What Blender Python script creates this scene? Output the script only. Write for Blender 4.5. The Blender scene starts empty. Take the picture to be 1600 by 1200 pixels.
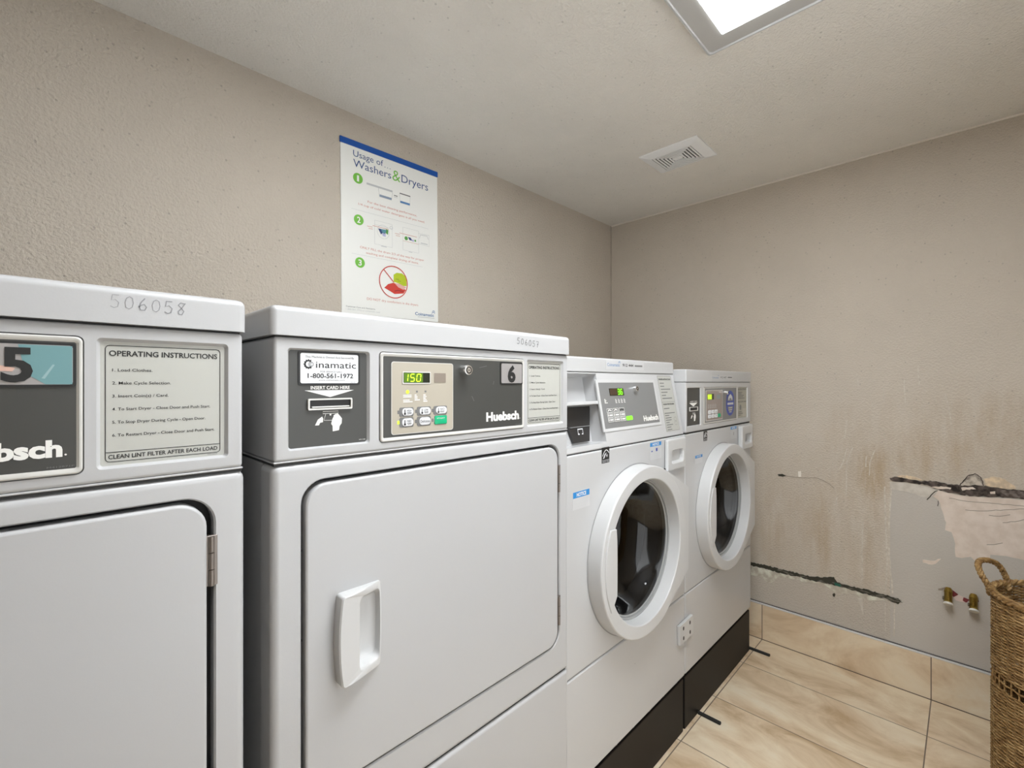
import bpy, bmesh, math, random
from mathutils import Vector, Matrix
random.seed(7)
sc = bpy.context.scene
COL = sc.collection
PI = math.pi

# ---------------------------------------------------------------- camera, exposure, world
H = 1.233                      # lens height
cam_d = bpy.data.cameras.new('camera'); cam = bpy.data.objects.new('camera', cam_d); COL.objects.link(cam)
cam_d.sensor_width = 36.0; cam_d.lens = 722.0 / 1600.0 * 36.0; cam_d.shift_y = -3.0 / 1600.0
cam_d.clip_start = 0.02
TH = math.atan(712 / 722.0)    # the row of machines runs off to the right at this angle
cam.location = (0, 0, H); cam.rotation_euler = (PI / 2, 0, TH - PI / 2)
sc.camera = cam
sc.view_settings.view_transform = 'Standard'; sc.view_settings.look = 'None'
sc.view_settings.gamma = 1.0; sc.view_settings.use_curve_mapping = False
sc.view_settings.exposure = 0.45
w = bpy.data.worlds.new('world'); sc.world = w; w.use_nodes = True
w.node_tree.nodes['Background'].inputs[0].default_value = (0.5, 0.5, 0.5, 1)
w.node_tree.nodes['Background'].inputs[1].default_value = 0.05
FILL_STRENGTH = 1.0            # glow of the added, unseen fill light beside the camera
LAMP_STRENGTH = 13.0           # the ceiling light's diffuser, built below

CZ = 2.183                     # ceiling height
WL = 1.55                      # wall behind the machines
WB = 2.43                      # end wall
WR = -0.50                     # wall on the right, outside the frame
WF = -1.7                      # wall behind the camera

# ---------------------------------------------------------------- materials
MATS = {}
def mat(name, col, rough=0.5, metal=0.0, spec=0.5, coat=0.0, emit=None, es=0.0):
    if name in MATS: return MATS[name]
    m = bpy.data.materials.new(name); m.use_nodes = True
    b = m.node_tree.nodes['Principled BSDF']
    b.inputs['Base Color'].default_value = (*col, 1)
    b.inputs['Roughness'].default_value = rough
    b.inputs['Metallic'].default_value = metal
    b.inputs['Specular IOR Level'].default_value = spec
    b.inputs['Coat Weight'].default_value = coat
    if emit:
        b.inputs['Emission Color'].default_value = (*emit, 1)
        b.inputs['Emission Strength'].default_value = es
    MATS[name] = m
    return m
def nodes(m): return m.node_tree.nodes, m.node_tree.links, m.node_tree.nodes['Principled BSDF']
def N(nt, t, **kw):
    n = nt.new(t)
    for k, v in kw.items():
        if k.startswith('i_'):
            key = k[2:]
            key = int(key) if key.isdigit() else key.replace('_', ' ')
            n.inputs[key].default_value = v
        else: setattr(n, k, v)
    return n
def ramp(nt, fac_socket, lk, p0, p1, c0=(0, 0, 0, 1), c1=(1, 1, 1, 1)):
    r = nt.new('ShaderNodeValToRGB'); r.color_ramp.elements[0].position = p0; r.color_ramp.elements[1].position = p1
    r.color_ramp.elements[0].color = c0; r.color_ramp.elements[1].color = c1
    lk.new(fac_socket, r.inputs[0]); return r.outputs[0]
def mixc(nt, lk, fac, a, b, mode='MIX'):
    m = nt.new('ShaderNodeMix'); m.data_type = 'RGBA'; m.blend_type = mode
    for s, v in ((0, fac), (6, a), (7, b)):
        if hasattr(v, 'node'): lk.new(v, m.inputs[s])
        else: m.inputs[s].default_value = v if s == 0 else (*v, 1)
    return m.outputs[2]
def math_(nt, lk, op, a, b=0.0, c=0.0, clamp=False):
    m = nt.new('ShaderNodeMath'); m.operation = op; m.use_clamp = clamp
    for i, v in enumerate((a, b, c)):
        if hasattr(v, 'node'): lk.new(v, m.inputs[i])
        else: m.inputs[i].default_value = v
    return m.outputs[0]

def plaster(name, col, bump=0.35, end_wall=False):
    m = mat(name, col, 0.42, spec=0.45); nt, lk, b = nodes(m)
    tc = N(nt, 'ShaderNodeTexCoord'); P = tc.outputs['Object']
    n1 = N(nt, 'ShaderNodeTexNoise', i_Scale=135.0, i_Detail=4.0, i_Roughness=0.6); lk.new(P, n1.inputs['Vector'])
    n2 = N(nt, 'ShaderNodeTexNoise', i_Scale=230.0, i_Detail=2.0); lk.new(P, n2.inputs['Vector'])
    n3 = N(nt, 'ShaderNodeTexNoise', i_Scale=1.6, i_Detail=5.0, i_Roughness=0.65); lk.new(P, n3.inputs['Vector'])
    vo = N(nt, 'ShaderNodeTexVoronoi', i_Scale=42.0); lk.new(P, vo.inputs['Vector'])
    pit = ramp(nt, vo.outputs['Distance'], lk, 0.07, 0.15)
    pn = N(nt, 'ShaderNodeTexNoise', i_Scale=9.0); lk.new(P, pn.inputs['Vector'])
    psel = ramp(nt, pn.outputs['Fac'], lk, 0.46, 0.54, (1, 1, 1, 1), (0, 0, 0, 1))
    pit = math_(nt, lk, 'MAXIMUM', pit, psel)
    hgt = math_(nt, lk, 'ADD', ramp(nt, n1.outputs['Fac'], lk, 0.36, 0.7), math_(nt, lk, 'MULTIPLY', n2.outputs['Fac'], 0.35))
    hgt = math_(nt, lk, 'ADD', hgt, math_(nt, lk, 'MULTIPLY', pit, 0.6))
    c = mixc(nt, lk, ramp(nt, n3.outputs['Fac'], lk, 0.3, 0.72), tuple(x * 0.94 for x in col), tuple(min(1, x * 1.06) for x in col))
    c = mixc(nt, lk, pit, tuple(x * 0.76 for x in col), c)
    bmp = N(nt, 'ShaderNodeBump', i_Strength=bump, i_Distance=0.003)
    if end_wall:
        sx = N(nt, 'ShaderNodeSeparateXYZ'); lk.new(P, sx.inputs[0])
        yy, zz = sx.outputs[1], sx.outputs[2]
        wob = N(nt, 'ShaderNodeTexNoise', i_Scale=14.0, i_Detail=4.0); lk.new(P, wob.inputs['Vector'])
        dw = math_(nt, lk, 'MULTIPLY', math_(nt, lk, 'SUBTRACT', wob.outputs['Fac'], 0.5), 0.05)
        # smooth repainted rectangle under the torn strip
        a = math_(nt, lk, 'LESS_THAN', yy, 0.226); bb = math_(nt, lk, 'LESS_THAN', zz, 0.825)
        smooth = math_(nt, lk, 'MULTIPLY', a, bb)
        c = mixc(nt, lk, smooth, c, (0.55, 0.51, 0.46))
        # lower band below the long crack
        low = math_(nt, lk, 'MULTIPLY', math_(nt, lk, 'LESS_THAN', zz, 0.35), math_(nt, lk, 'SUBTRACT', 1.0, a))
        c = mixc(nt, lk, math_(nt, lk, 'MULTIPLY', low, 0.5), c, (0.51, 0.465, 0.41))
        # rusty water stains: (y, z, ry, rz, strength)
        for (cy, cz, ry, rz, st) in ((0.28, 0.86, 0.07, 0.13, 0.75), (0.12, 0.95, 0.16, 0.12, 0.45), (0.46, 0.55, 0.05, 0.25, 0.35), (0.30, 0.55, 0.04, 0.3, 0.3), (0.66, 0.55, 0.07, 0.25, 0.35), (-0.1, 1.05, 0.25, 0.16, 0.35), (0.38, 1.02, 0.1, 0.14, 0.2), (0.42, 0.62, 0.42, 0.40, 0.32), (0.0, 0.98, 0.5, 0.3, 0.25)):
            dy = math_(nt, lk, 'DIVIDE', math_(nt, lk, 'ADD', math_(nt, lk, 'SUBTRACT', yy, cy), dw), ry)
            dz = math_(nt, lk, 'DIVIDE', math_(nt, lk, 'ADD', math_(nt, lk, 'SUBTRACT', zz, cz), dw), rz)
            d2 = math_(nt, lk, 'ADD', math_(nt, lk, 'MULTIPLY', dy, dy), math_(nt, lk, 'MULTIPLY', dz, dz))
            g = math_(nt, lk, 'MULTIPLY', math_(nt, lk, 'SUBTRACT', 1.0, d2, clamp=True), st * 1.25)
            sn = N(nt, 'ShaderNodeTexNoise', i_Scale=7.0, i_Detail=5.0, i_Roughness=0.7)
            mp = N(nt, 'ShaderNodeMapping'); mp.inputs['Scale'].default_value = (1, 3.0, 0.6); lk.new(P, mp.inputs[0]); lk.new(mp.outputs[0], sn.inputs['Vector'])
            g = math_(nt, lk, 'MULTIPLY', g, ramp(nt, sn.outputs['Fac'], lk, 0.35, 0.7))
            g = math_(nt, lk, 'MULTIPLY', g, math_(nt, lk, 'SUBTRACT', 1.0, math_(nt, lk, 'MULTIPLY', smooth, 0.8)))
            c = mixc(nt, lk, g, c, (0.42, 0.30, 0.17))
        inv = math_(nt, lk, 'MULTIPLY', bump, math_(nt, lk, 'SUBTRACT', 1.0, math_(nt, lk, 'MULTIPLY', smooth, 0.7)))
        lk.new(inv, bmp.inputs['Strength'])
    lk.new(hgt, bmp.inputs['Height']); lk.new(bmp.outputs[0], b.inputs['Normal']); lk.new(c, b.inputs['Base Color'])
    return m

def tile_mat(name, x0, y0, sx, sy, grout=(0.20, 0.15, 0.11), gw=0.0018, axis=(0, 1)):
    m = mat(name, (0.52, 0.42, 0.30), 0.38, spec=0.4); nt, lk, b = nodes(m)
    tc = N(nt, 'ShaderNodeTexCoord'); P = tc.outputs['Object']
    s = N(nt, 'ShaderNodeSeparateXYZ'); lk.new(P, s.inputs[0])
    def cell(sock, o, size):
        t = math_(nt, lk, 'DIVIDE', math_(nt, lk, 'SUBTRACT', sock, o), size)
        fl = math_(nt, lk, 'FLOOR', t); fr = math_(nt, lk, 'SUBTRACT', t, fl)
        d = math_(nt, lk, 'MULTIPLY', math_(nt, lk, 'MINIMUM', fr, math_(nt, lk, 'SUBTRACT', 1.0, fr)), size)
        return fl, d
    fx, dx = cell(s.outputs[axis[0]], x0, sx); fy, dy = cell(s.outputs[axis[1]], y0, sy)
    d = math_(nt, lk, 'MINIMUM', dx, dy)
    g = math_(nt, lk, 'LESS_THAN', d, gw)
    cx = N(nt, 'ShaderNodeCombineXYZ'); lk.new(fx, cx.inputs[0]); lk.new(fy, cx.inputs[1])
    va = N(nt, 'ShaderNodeVectorMath', operation='MULTIPLY_ADD'); lk.new(cx.outputs[0], va.inputs[0]); va.inputs[1].default_value = (3.7, 5.3, 1.9); lk.new(P, va.inputs[2])
    mp = N(nt, 'ShaderNodeMapping'); mp.inputs['Scale'].default_value = (2.2, 1.1, 1.5); lk.new(va.outputs[0], mp.inputs[0])
    n = N(nt, 'ShaderNodeTexNoise', i_Scale=3.2, i_Detail=7.0, i_Roughness=0.62, i_Distortion=0.8); lk.new(mp.outputs[0], n.inputs['Vector'])
    n2 = N(nt, 'ShaderNodeTexNoise', i_Scale=18.0, i_Detail=6.0, i_Roughness=0.7); lk.new(va.outputs[0], n2.inputs['Vector'])
    r = nt.new('ShaderNodeValToRGB'); e = r.color_ramp.elements
    e[0].position = 0.3; e[0].color = (0.50, 0.35, 0.205, 1); e[1].position = 0.72; e[1].color = (0.83, 0.745, 0.60, 1)
    k = e.new(0.46); k.color = (0.69, 0.54, 0.37, 1); k = e.new(0.58); k.color = (0.78, 0.655, 0.48, 1)
    lk.new(n.outputs['Fac'], r.inputs[0])
    c = mixc(nt, lk, math_(nt, lk, 'MULTIPLY', ramp(nt, n2.outputs['Fac'], lk, 0.55, 0.75), 0.35), r.outputs[0], (0.58, 0.45, 0.30))
    c = mixc(nt, lk, g, c, grout)
    lk.new(c, b.inputs['Base Color'])
    bmp = N(nt, 'ShaderNodeBump', i_Strength=0.5, i_Distance=0.0015)
    hh = math_(nt, lk, 'ADD', math_(nt, lk, 'SUBTRACT', 1.0, g), math_(nt, lk, 'MULTIPLY', n2.outputs['Fac'], 0.15))
    lk.new(hh, bmp.inputs['Height']); lk.new(bmp.outputs[0], b.inputs['Normal'])
    return m

def enamel(name, col, rough=0.32):
    m = mat(name, col, rough, spec=0.5); nt, lk, b = nodes(m)
    tc = N(nt, 'ShaderNodeTexCoord')
    n = N(nt, 'ShaderNodeTexNoise', i_Scale=420.0, i_Detail=1.0); lk.new(tc.outputs['Object'], n.inputs['Vector'])
    bmp = N(nt, 'ShaderNodeBump', i_Strength=0.04, i_Distance=0.001); lk.new(n.outputs['Fac'], bmp.inputs['Height']); lk.new(bmp.outputs[0], b.inputs['Normal'])
    # the odd scuff and speck
    v = N(nt, 'ShaderNodeTexVoronoi', i_Scale=9.0); lk.new(tc.outputs['Object'], v.inputs['Vector'])
    sp = ramp(nt, v.outputs['Distance'], lk, 0.012, 0.02)
    n2 = N(nt, 'ShaderNodeTexNoise', i_Scale=4.0, i_Detail=4.0); lk.new(tc.outputs['Object'], n2.inputs['Vector'])
    c = mixc(nt, lk, math_(nt, lk, 'MULTIPLY', ramp(nt, n2.outputs['Fac'], lk, 0.45, 0.8), 0.3), col, tuple(x * 0.93 for x in col))
    c = mixc(nt, lk, sp, (0.32, 0.30, 0.28), c)
    lk.new(c, b.inputs['Base Color'])
    return m

def glass_mat():
    m = bpy.data.materials.new('door_glass'); m.use_nodes = True; nt = m.node_tree.nodes; lk = m.node_tree.links
    nt.remove(nt['Principled BSDF']); out = nt['Material Output']
    tr = N(nt, 'ShaderNodeBsdfTransparent'); tr.inputs[0].default_value = (0.30, 0.30, 0.31, 1)
    gl = N(nt, 'ShaderNodeBsdfGlossy'); gl.inputs['Roughness'].default_value = 0.04; gl.inputs[0].default_value = (1, 1, 1, 1)
    fr = N(nt, 'ShaderNodeFresnel'); fr.inputs[0].default_value = 1.5
    mx = N(nt, 'ShaderNodeMixShader'); lk.new(fr.outputs[0], mx.inputs[0]); lk.new(tr.outputs[0], mx.inputs[1]); lk.new(gl.outputs[0], mx.inputs[2])
    lk.new(mx.outputs[0], out.inputs[0]); MATS['door_glass'] = m
    return m

def wicker_mat():
    m = mat('wicker', (0.36, 0.22, 0.10), 0.55, spec=0.3); nt, lk, b = nodes(m)
    tc = N(nt, 'ShaderNodeTexCoord')
    mp = N(nt, 'ShaderNodeMapping'); mp.inputs['Scale'].default_value = (30, 30, 160); lk.new(tc.outputs['Object'], mp.inputs[0])
    n = N(nt, 'ShaderNodeTexNoise', i_Scale=1.0, i_Detail=4.0, i_Roughness=0.7); lk.new(mp.outputs[0], n.inputs['Vector'])
    r = nt.new('ShaderNodeValToRGB'); e = r.color_ramp.elements
    e[0].position = 0.32; e[0].color = (0.12, 0.06, 0.022, 1); e[1].position = 0.7; e[1].color = (0.56, 0.385, 0.18, 1)
    k = e.new(0.5); k.color = (0.30, 0.175, 0.066, 1)
    lk.new(n.outputs['Fac'], r.inputs[0]); lk.new(r.outputs[0], b.inputs['Base Color'])
    return m

WHITE = enamel('white_enamel', (0.465, 0.465, 0.47))
WHITE2 = enamel('washer_white', (0.51, 0.51, 0.513), 0.28)
PLASTIC = mat('white_plastic', (0.56, 0.56, 0.56), 0.3)
BEZEL = mat('bezel_grey', (0.62, 0.61, 0.58), 0.35, metal=0.2)
GAP = mat('gap_dark', (0.03, 0.03, 0.03), 0.8)
GROOVE = mat('groove_grey', (0.30, 0.30, 0.30), 0.6)
PANEL = mat("panel_charcoal", (0.052, 0.052, 0.048), 0.42)
PANEL2 = mat('panel_grey', (0.20, 0.20, 0.20), 0.4)
TAN = mat('keypad_tan', (0.42, 0.38, 0.31), 0.42)
TAN2 = mat('window_brown', (0.24, 0.20, 0.165), 0.3)
LBL = mat("label_silver", (0.46, 0.46, 0.425), 0.4)
BLACK = mat('ink_black', (0.012, 0.012, 0.012), 0.5)
INKG = mat('ink_grey', (0.16, 0.16, 0.16), 0.6)
PENCIL = mat('pencil', (0.26, 0.26, 0.27), 0.7)
SWHITE = mat('sticker_white', (0.70, 0.71, 0.73), 0.35)
PRINTW = mat('print_white', (0.80, 0.79, 0.76), 0.45)
LCD = mat('display_black', (0.012, 0.016, 0.006), 0.2)
LCDG = mat('display_green', (0.02, 0.05, 0.0), 0.3, emit=(0.20, 0.42, 0.0), es=0.35)
GLOW = mat('digit_glow', (0.3, 0.5, 0.02), 0.4, emit=(0.62, 1.0, 0.04), es=1.0)
GLOWG = mat('digit_green', (0.1, 0.5, 0.02), 0.4, emit=(0.22, 1.0, 0.03), es=1.0)
GREEN = mat('button_green', (0.0, 0.38, 0.17), 0.4)
CHROME = mat('chrome', (0.88, 0.88, 0.88), 0.22, metal=1.0)
STEEL = mat('hinge_steel', (0.24, 0.21, 0.19), 0.45, metal=0.8)
DRUM = mat('drum_dark', (0.02, 0.019, 0.02), 0.35, metal=0.3)
GASKET = mat('gasket', (0.05, 0.05, 0.052), 0.4)
GREYRING = mat('glass_rim', (0.45, 0.46, 0.46), 0.2, metal=0.4)
BASE = mat('base_black', (0.009, 0.0075, 0.007), 0.5, spec=0.22)
BASE2 = mat('rubber_black', (0.01, 0.01, 0.01), 0.6)
BLUE = mat('notice_blue', (0.03, 0.24, 0.58), 0.4)
OVAL = mat('badge_blue', (0.045, 0.075, 0.36), 0.4)
PBLUE = mat('poster_blue', (0.0, 0.075, 0.37), 0.35)
PTEXT = mat('poster_navy', (0.05, 0.10, 0.25), 0.5)
PPAPER = mat('poster_paper', (0.86, 0.86, 0.82), 0.3)
PGREEN = mat('poster_green', (0.17, 0.50, 0.05), 0.4)
PLIME = mat('poster_lime', (0.45, 0.55, 0.02), 0.4)
PRED = mat('poster_red', (0.60, 0.05, 0.035), 0.4)
PINKRED = mat('poster_text_red', (0.62, 0.26, 0.20), 0.5)
PGREY = mat('poster_grey', (0.55, 0.56, 0.56), 0.5)
BRASS = mat('brass', (0.36, 0.25, 0.06), 0.28, metal=1.0)
GLASS = glass_mat(); WICK = wicker_mat()
IRID = mat('plate_teal', (0.17, 0.33, 0.35), 0.3, metal=0.2)
PLATE = mat('plate_grey', (0.38, 0.36, 0.355), 0.35, metal=0.3)
CARDW = mat('caulk', (0.6, 0.55, 0.47), 0.7)

WALLC = (0.60, 0.533, 0.45)
WALL = plaster("wall_paint", WALLC, 0.75)
WALLB = plaster('wall_paint_stained', WALLC, 0.6, True)
CEIL = plaster("ceiling_paint", (0.86, 0.825, 0.765), 0.6)
FLOOR = tile_mat('floor_tile', 2.16, 0.101, 0.311, 0.6005)
BTILE = tile_mat('baseboard_tile', 0.101, -0.5, 0.6005, 5.0, axis=(1, 2))

# ---------------------------------------------------------------- mesh builder
def rr(u0, v0, u1, v1, r, n=6):
    """rounded rectangle, counter-clockwise"""
    r = min(r, abs(u1 - u0) / 2 - 1e-5, abs(v1 - v0) / 2 - 1e-5); r = max(r, 1e-5); p = []
    for cx, cy, a0 in ((u1 - r, v1 - r, 0), (u0 + r, v1 - r, PI / 2), (u0 + r, v0 + r, PI), (u1 - r, v0 + r, 1.5 * PI)):
        for k in range(n + 1):
            a = a0 + PI / 2 * k / n; p.append((cx + r * math.cos(a), cy + r * math.sin(a)))
    return p
def circ(cx, cy, r, n=32, ry=None):
    ry = ry or r
    return [(cx + r * math.cos(2 * PI * k / n), cy + ry * math.sin(2 * PI * k / n)) for k in range(n)]
_tc = {}
def glyphs(s, bold):
    k = (s, bold)
    if k in _tc: return _tc[k]
    c = bpy.data.curves.new('t', 'FONT'); c.body = s; c.size = 1.0; c.offset = bold; c.resolution_u = 3
    o = bpy.data.objects.new('t', c); COL.objects.link(o)
    dg = bpy.context.evaluated_depsgraph_get(); e = o.evaluated_get(dg); me = e.to_mesh()
    vs = [(v.co.x, v.co.y) for v in me.vertices]; fs = [tuple(p.vertices) for p in me.polygons]
    e.to_mesh_clear(); bpy.data.objects.remove(o); bpy.data.curves.remove(c)
    _tc[k] = (vs, fs); return _tc[k]

class MB:
    def __init__(self, O=(0, 0, 0), U=(1, 0, 0), V=(0, 0, 1), W=(0, -1, 0)):
        self.vs = []; self.fs = []; self.fm = []; self.mats = []; self.fr(O, U, V, W)
    def fr(self, O, U=(1, 0, 0), V=(0, 0, 1), W=(0, -1, 0)):
        self.O, self.U, self.V, self.W = Vector(O), Vector(U), Vector(V), Vector(W); return self
    def P(self, u, v, w): return self.O + self.U * u + self.V * v + self.W * w
    def add(self, pts, faces, m, raw=False):
        if m not in self.mats: self.mats.append(m)
        i = self.mats.index(m); b = len(self.vs)
        self.vs += [Vector(p) if raw else self.P(*p) for p in pts]
        for f in faces: self.fs.append(tuple(b + k for k in f)); self.fm.append(i)
    def bm(self, bm, m, raw=False):
        bm.verts.index_update()
        self.add([v.co[:] for v in bm.verts], [[v.index for v in f.verts] for f in bm.faces], m, raw); bm.free()
    def box(self, u0, u1, v0, v1, w0, w1, m, r=0.0, seg=3, holes=None, through=False):
        """bevelled box in frame coords; holes: loops cut into the +w face"""
        bm = bmesh.new(); bmesh.ops.create_cube(bm, size=1)
        for v in bm.verts:
            v.co = ((u0 + u1) / 2 + v.co.x * (u1 - u0), (v0 + v1) / 2 + v.co.y * (v1 - v0), (w0 + w1) / 2 + v.co.z * (w1 - w0))
        if r > 0: bmesh.ops.bevel(bm, geom=bm.edges[:], offset=r, segments=seg, profile=0.5, affect='EDGES')
        if through: bmesh.ops.delete(bm, geom=[min((f for f in bm.faces if f.normal.z < -0.99), key=lambda f: -f.calc_area())], context='FACES_ONLY')
        if holes:
            f = max((f for f in bm.faces if f.normal.z > 0.99), key=lambda f: f.calc_center_median().z)
            ed = list(f.edges); bmesh.ops.delete(bm, geom=[f], context='FACES_ONLY')
            for h in holes:
                vv = [bm.verts.new((a, b, w1)) for a, b in h]
                ed += [bm.edges.new((vv[i], vv[(i + 1) % len(vv)])) for i in range(len(vv))]
            bmesh.ops.triangle_fill(bm, use_beauty=True, use_dissolve=False, edges=ed, normal=(0, 0, 1))
        self.bm(bm, m)
    def stack(self, loops, m, cap0=False, cap1=False, raw=False):
        """loops: list of equal-length closed 3D loops"""
        n = len(loops[0]); pts = [p for l in loops for p in l]; fs = []
        for j in range(len(loops) - 1):
            for i in range(n):
                k = (i + 1) % n; fs.append((j * n + i, j * n + k, (j + 1) * n + k, (j + 1) * n + i))
        if cap0: fs.append(tuple(range(n))[::-1])
        if cap1: fs.append(tuple((len(loops) - 1) * n + i for i in range(n)))
        self.add(pts, fs, m, raw)
    def plate(self, loop, w0, w1, m, ch=0.0, back=False, holes=None):
        """solid plate from a 2-D outline, optional softened front edge"""
        if ch > 0:
            cx = sum(p[0] for p in loop) / len(loop); cy = sum(p[1] for p in loop) / len(loop)
            def ins(d):
                out = []; n = len(loop)
                for i in range(n):
                    a, b, c = Vector(loop[i - 1]), Vector(loop[i]), Vector(loop[(i + 1) % n])
                    e = (c - a); nn = Vector((-e.y, e.x)); nn = nn.normalized() if nn.length > 1e-9 else Vector((0, 0))
                    out.append((b.x + nn.x * d, b.y + nn.y * d))
                return out
            L = [[(*p, w0) for p in loop], [(*p, w1 - ch) for p in loop]]
            for k in (1, 2, 3):
                a = PI / 2 * k / 3; L.append([(*p, w1 - ch + ch * math.sin(a)) for p in ins(ch * (1 - math.cos(a)))])
            self.stack(L, m, back, not holes)
            if holes:
                bm = bmesh.new(); ed = []
                for l in [[p[:2] for p in L[-1]]] + holes:
                    vv = [bm.verts.new((a, b, w1)) for a, b in l]; ed += [bm.edges.new((vv[i], vv[(i + 1) % len(vv)])) for i in range(len(vv))]
                bmesh.ops.triangle_fill(bm, use_beauty=True, use_dissolve=False, edges=ed, normal=(0, 0, 1)); self.bm(bm, m)
        else: self.stack([[(*p, w0) for p in loop], [(*p, w1) for p in loop]], m, back, True)
    def flat(self, loop, w, m): self.add([(*p, w) for p in loop], [tuple(range(len(loop)))], m)
    def quad(self, u0, v0, u1, v1, w, m): self.flat([(u0, v0), (u1, v0), (u1, v1), (u0, v1)], w, m)
    def frame(self, lo, li, w, m):
        self.stack([[(*p, w) for p in lo], [(*p, w) for p in li]], m)
    def line(self, pts, t, w, m, closed=False):
        n = len(pts); L = []; R = []
        for i in range(n):
            a = Vector(pts[i - 1] if (i > 0 or closed) else pts[0]); c = Vector(pts[(i + 1) % n] if (i < n - 1 or closed) else pts[-1])
            e = (c - a); e = e.normalized() if e.length > 1e-9 else Vector((1, 0)); nn = Vector((-e.y, e.x)) * (t / 2); b = Vector(pts[i])
            L.append((*(b + nn), w)); R.append((*(b - nn), w))
        fs = []
        for i in range(n if closed else n - 1):
            k = (i + 1) % n; fs.append((i, k, n + k, n + i))
        self.add(L + R, fs, m)
    def text(self, s, u0, u1, v0, h, w, m, bold=0.0, width=None, fit=True, rot=0.0, center=False):
        """string with cap height h, baseline v0, squeezed to run from u0 to u1"""
        vs, fs = glyphs(s, bold)
        if not vs: return
        x0 = min(a for a, b in vs); x1 = max(a for a, b in vs)
        capv = glyphs('H', bold)[0]; ch = max(b for a, b in capv)
        sy = h / ch; sx = (u1 - u0) / (x1 - x0) if u1 is not None else sy
        c, sn = math.cos(rot), math.sin(rot)
        pts = []
        for a, b in vs:
            p, q = (a - x0) * sx, b * sy
            pts.append((u0 + p * c - q * sn, v0 + p * sn + q * c, w))
        self.add(pts, fs, m)
    def cyl(self, u, v, w0, w1, r, m, n=28, r1=None, ch=0.0, cap0=False):
        r1 = r if r1 is None else r1
        L = [[(*p, w0) for p in circ(u, v, r, n)]]
        if ch: L += [[(*p, w1 - ch) for p in circ(u, v, r1, n)], [(*p, w1 - ch * .3) for p in circ(u, v, r1 - ch * .3, n)], [(*p, w1) for p in circ(u, v, r1 - ch, n)]]
        else: L += [[(*p, w1) for p in circ(u, v, r1, n)]]
        self.stack(L, m, cap0, True)
    def tube(self, pts, r, m, n=8, closed=False, rr_=None):
        """round tube along raw 3-D points"""
        pts = [Vector(p) for p in pts]; N_ = len(pts); loops = []
        up = None
        for i in range(N_):
            a = pts[i - 1] if (i > 0 or closed) else pts[0]; c = pts[(i + 1) % N_] if (i < N_ - 1 or closed) else pts[-1]
            t = (c - a).normalized()
            if up is None: up = t.orthogonal().normalized()
            up = (up - t * up.dot(t)).normalized(); sd = t.cross(up)
            q = r if rr_ is None else rr_[i]
            loops.append([pts[i] + (up * math.cos(2 * PI * k / n) + sd * math.sin(2 * PI * k / n)) * q for k in range(n)])
        if closed: loops.append(loops[0])
        self.stack(loops, m, not closed, not closed, raw=True)
    def build(self, name, parent=None, smooth=True, wn=True, ang=35, recalc=False, loc=None):
        me = bpy.data.meshes.new(name)
        me.from_pydata([v[:] for v in self.vs], [], self.fs)
        for m in self.mats: me.materials.append(m)
        me.polygons.foreach_set('material_index', self.fm)
        if recalc:
            b = bmesh.new(); b.from_mesh(me); bmesh.ops.recalc_face_normals(b, faces=b.faces[:]); b.to_mesh(me); b.free()
        me.validate(); me.update()
        if smooth:
            me.polygons.foreach_set('use_smooth', [True] * len(me.polygons))
            me.set_sharp_from_angle(angle=math.radians(ang))
        o = bpy.data.objects.new(name, me); COL.objects.link(o)
        if parent: o.parent = parent
        if loc: o.location = loc
        if wn and smooth:
            md = o.modifiers.new('weighted', 'WEIGHTED_NORMAL'); md.keep_sharp = True; md.weight = 80
        return o

def thing(name, loc, label, cat, group=None):
    o = bpy.data.objects.new(name, None); COL.objects.link(o); o.location = loc; o.empty_display_size = 0.1
    return tag(o, label, cat, group)
def tag(o, label, cat, group=None):
    o['label'] = label; o['category'] = cat
    if group: o['group'] = group
    return o
def lab(o, text): o['label'] = text; return o
def structure(o, label=None):
    o['kind'] = 'structure'
    if label: o['label'] = label
    return o
TEAR=[(0.2272,0.8416),(0.2037,0.8493),(0.1675,0.8439),(0.1292,0.8411),(0.1043,0.8491),(0.0738,0.8454),(0.0381,0.8427),(0.0206,0.8435),(0.0006,0.8446),(-0.0192,0.8517),(-0.0413,0.8493),(-0.0631,0.8488),(-0.0951,0.8482),(-0.1414,0.8501),(-0.2380,0.8390),(-0.2080,0.8215),(-0.1414,0.8200),(-0.1107,0.8202),(-0.0819,0.8190),(-0.0523,0.8119),(-0.0136,0.8091),(0.0177,0.8077),(0.0440,0.8114),(0.0738,0.8146),(0.0920,0.8198),(0.1136,0.8310),(0.1418,0.8308),(0.1740,0.8343),(0.2003,0.8304),(0.2238,0.8333)]
TEARW1=[(0.1073,0.8249),(0.0738,0.8318),(0.0440,0.8309),(0.0469,0.8239),(0.0859,0.8200)]
TEARW2=[(0.0177,0.8351),(-0.0136,0.8429),(-0.0220,0.8363),(0.0149,0.8251)]
TEARW3=[(-0.0577,0.8324),(-0.0712,0.8366),(-0.0712,0.8269),(-0.0591,0.8248)]
BLISTER=[(0.0206,0.8443),(0.0063,0.8697),(-0.0051,0.8865),(-0.0192,0.8933),(-0.0345,0.8816),(-0.0413,0.8524),(-0.0192,0.8525),(0.0006,0.8458)]
CREAM1=[(0.2037,0.8528),(0.1740,0.8596),(0.1355,0.8515),(0.1260,0.8458),(0.1675,0.8451),(0.2003,0.8476)]
CREAM2=[(-0.0413,0.8767),(-0.0685,0.8893),(-0.0951,0.8846),(-0.1210,0.8600),(-0.1210,0.8524),(-0.0951,0.8501),(-0.0631,0.8512),(-0.0441,0.8556)]
SKIM=[(0.2272,0.8263),(0.2003,0.8273),(0.1418,0.8278),(0.1043,0.8212),(0.0828,0.8131),(0.0920,0.7909),(0.1229,0.7813),(0.1546,0.7906),(0.1838,0.7943),(0.2204,0.7947)]
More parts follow.
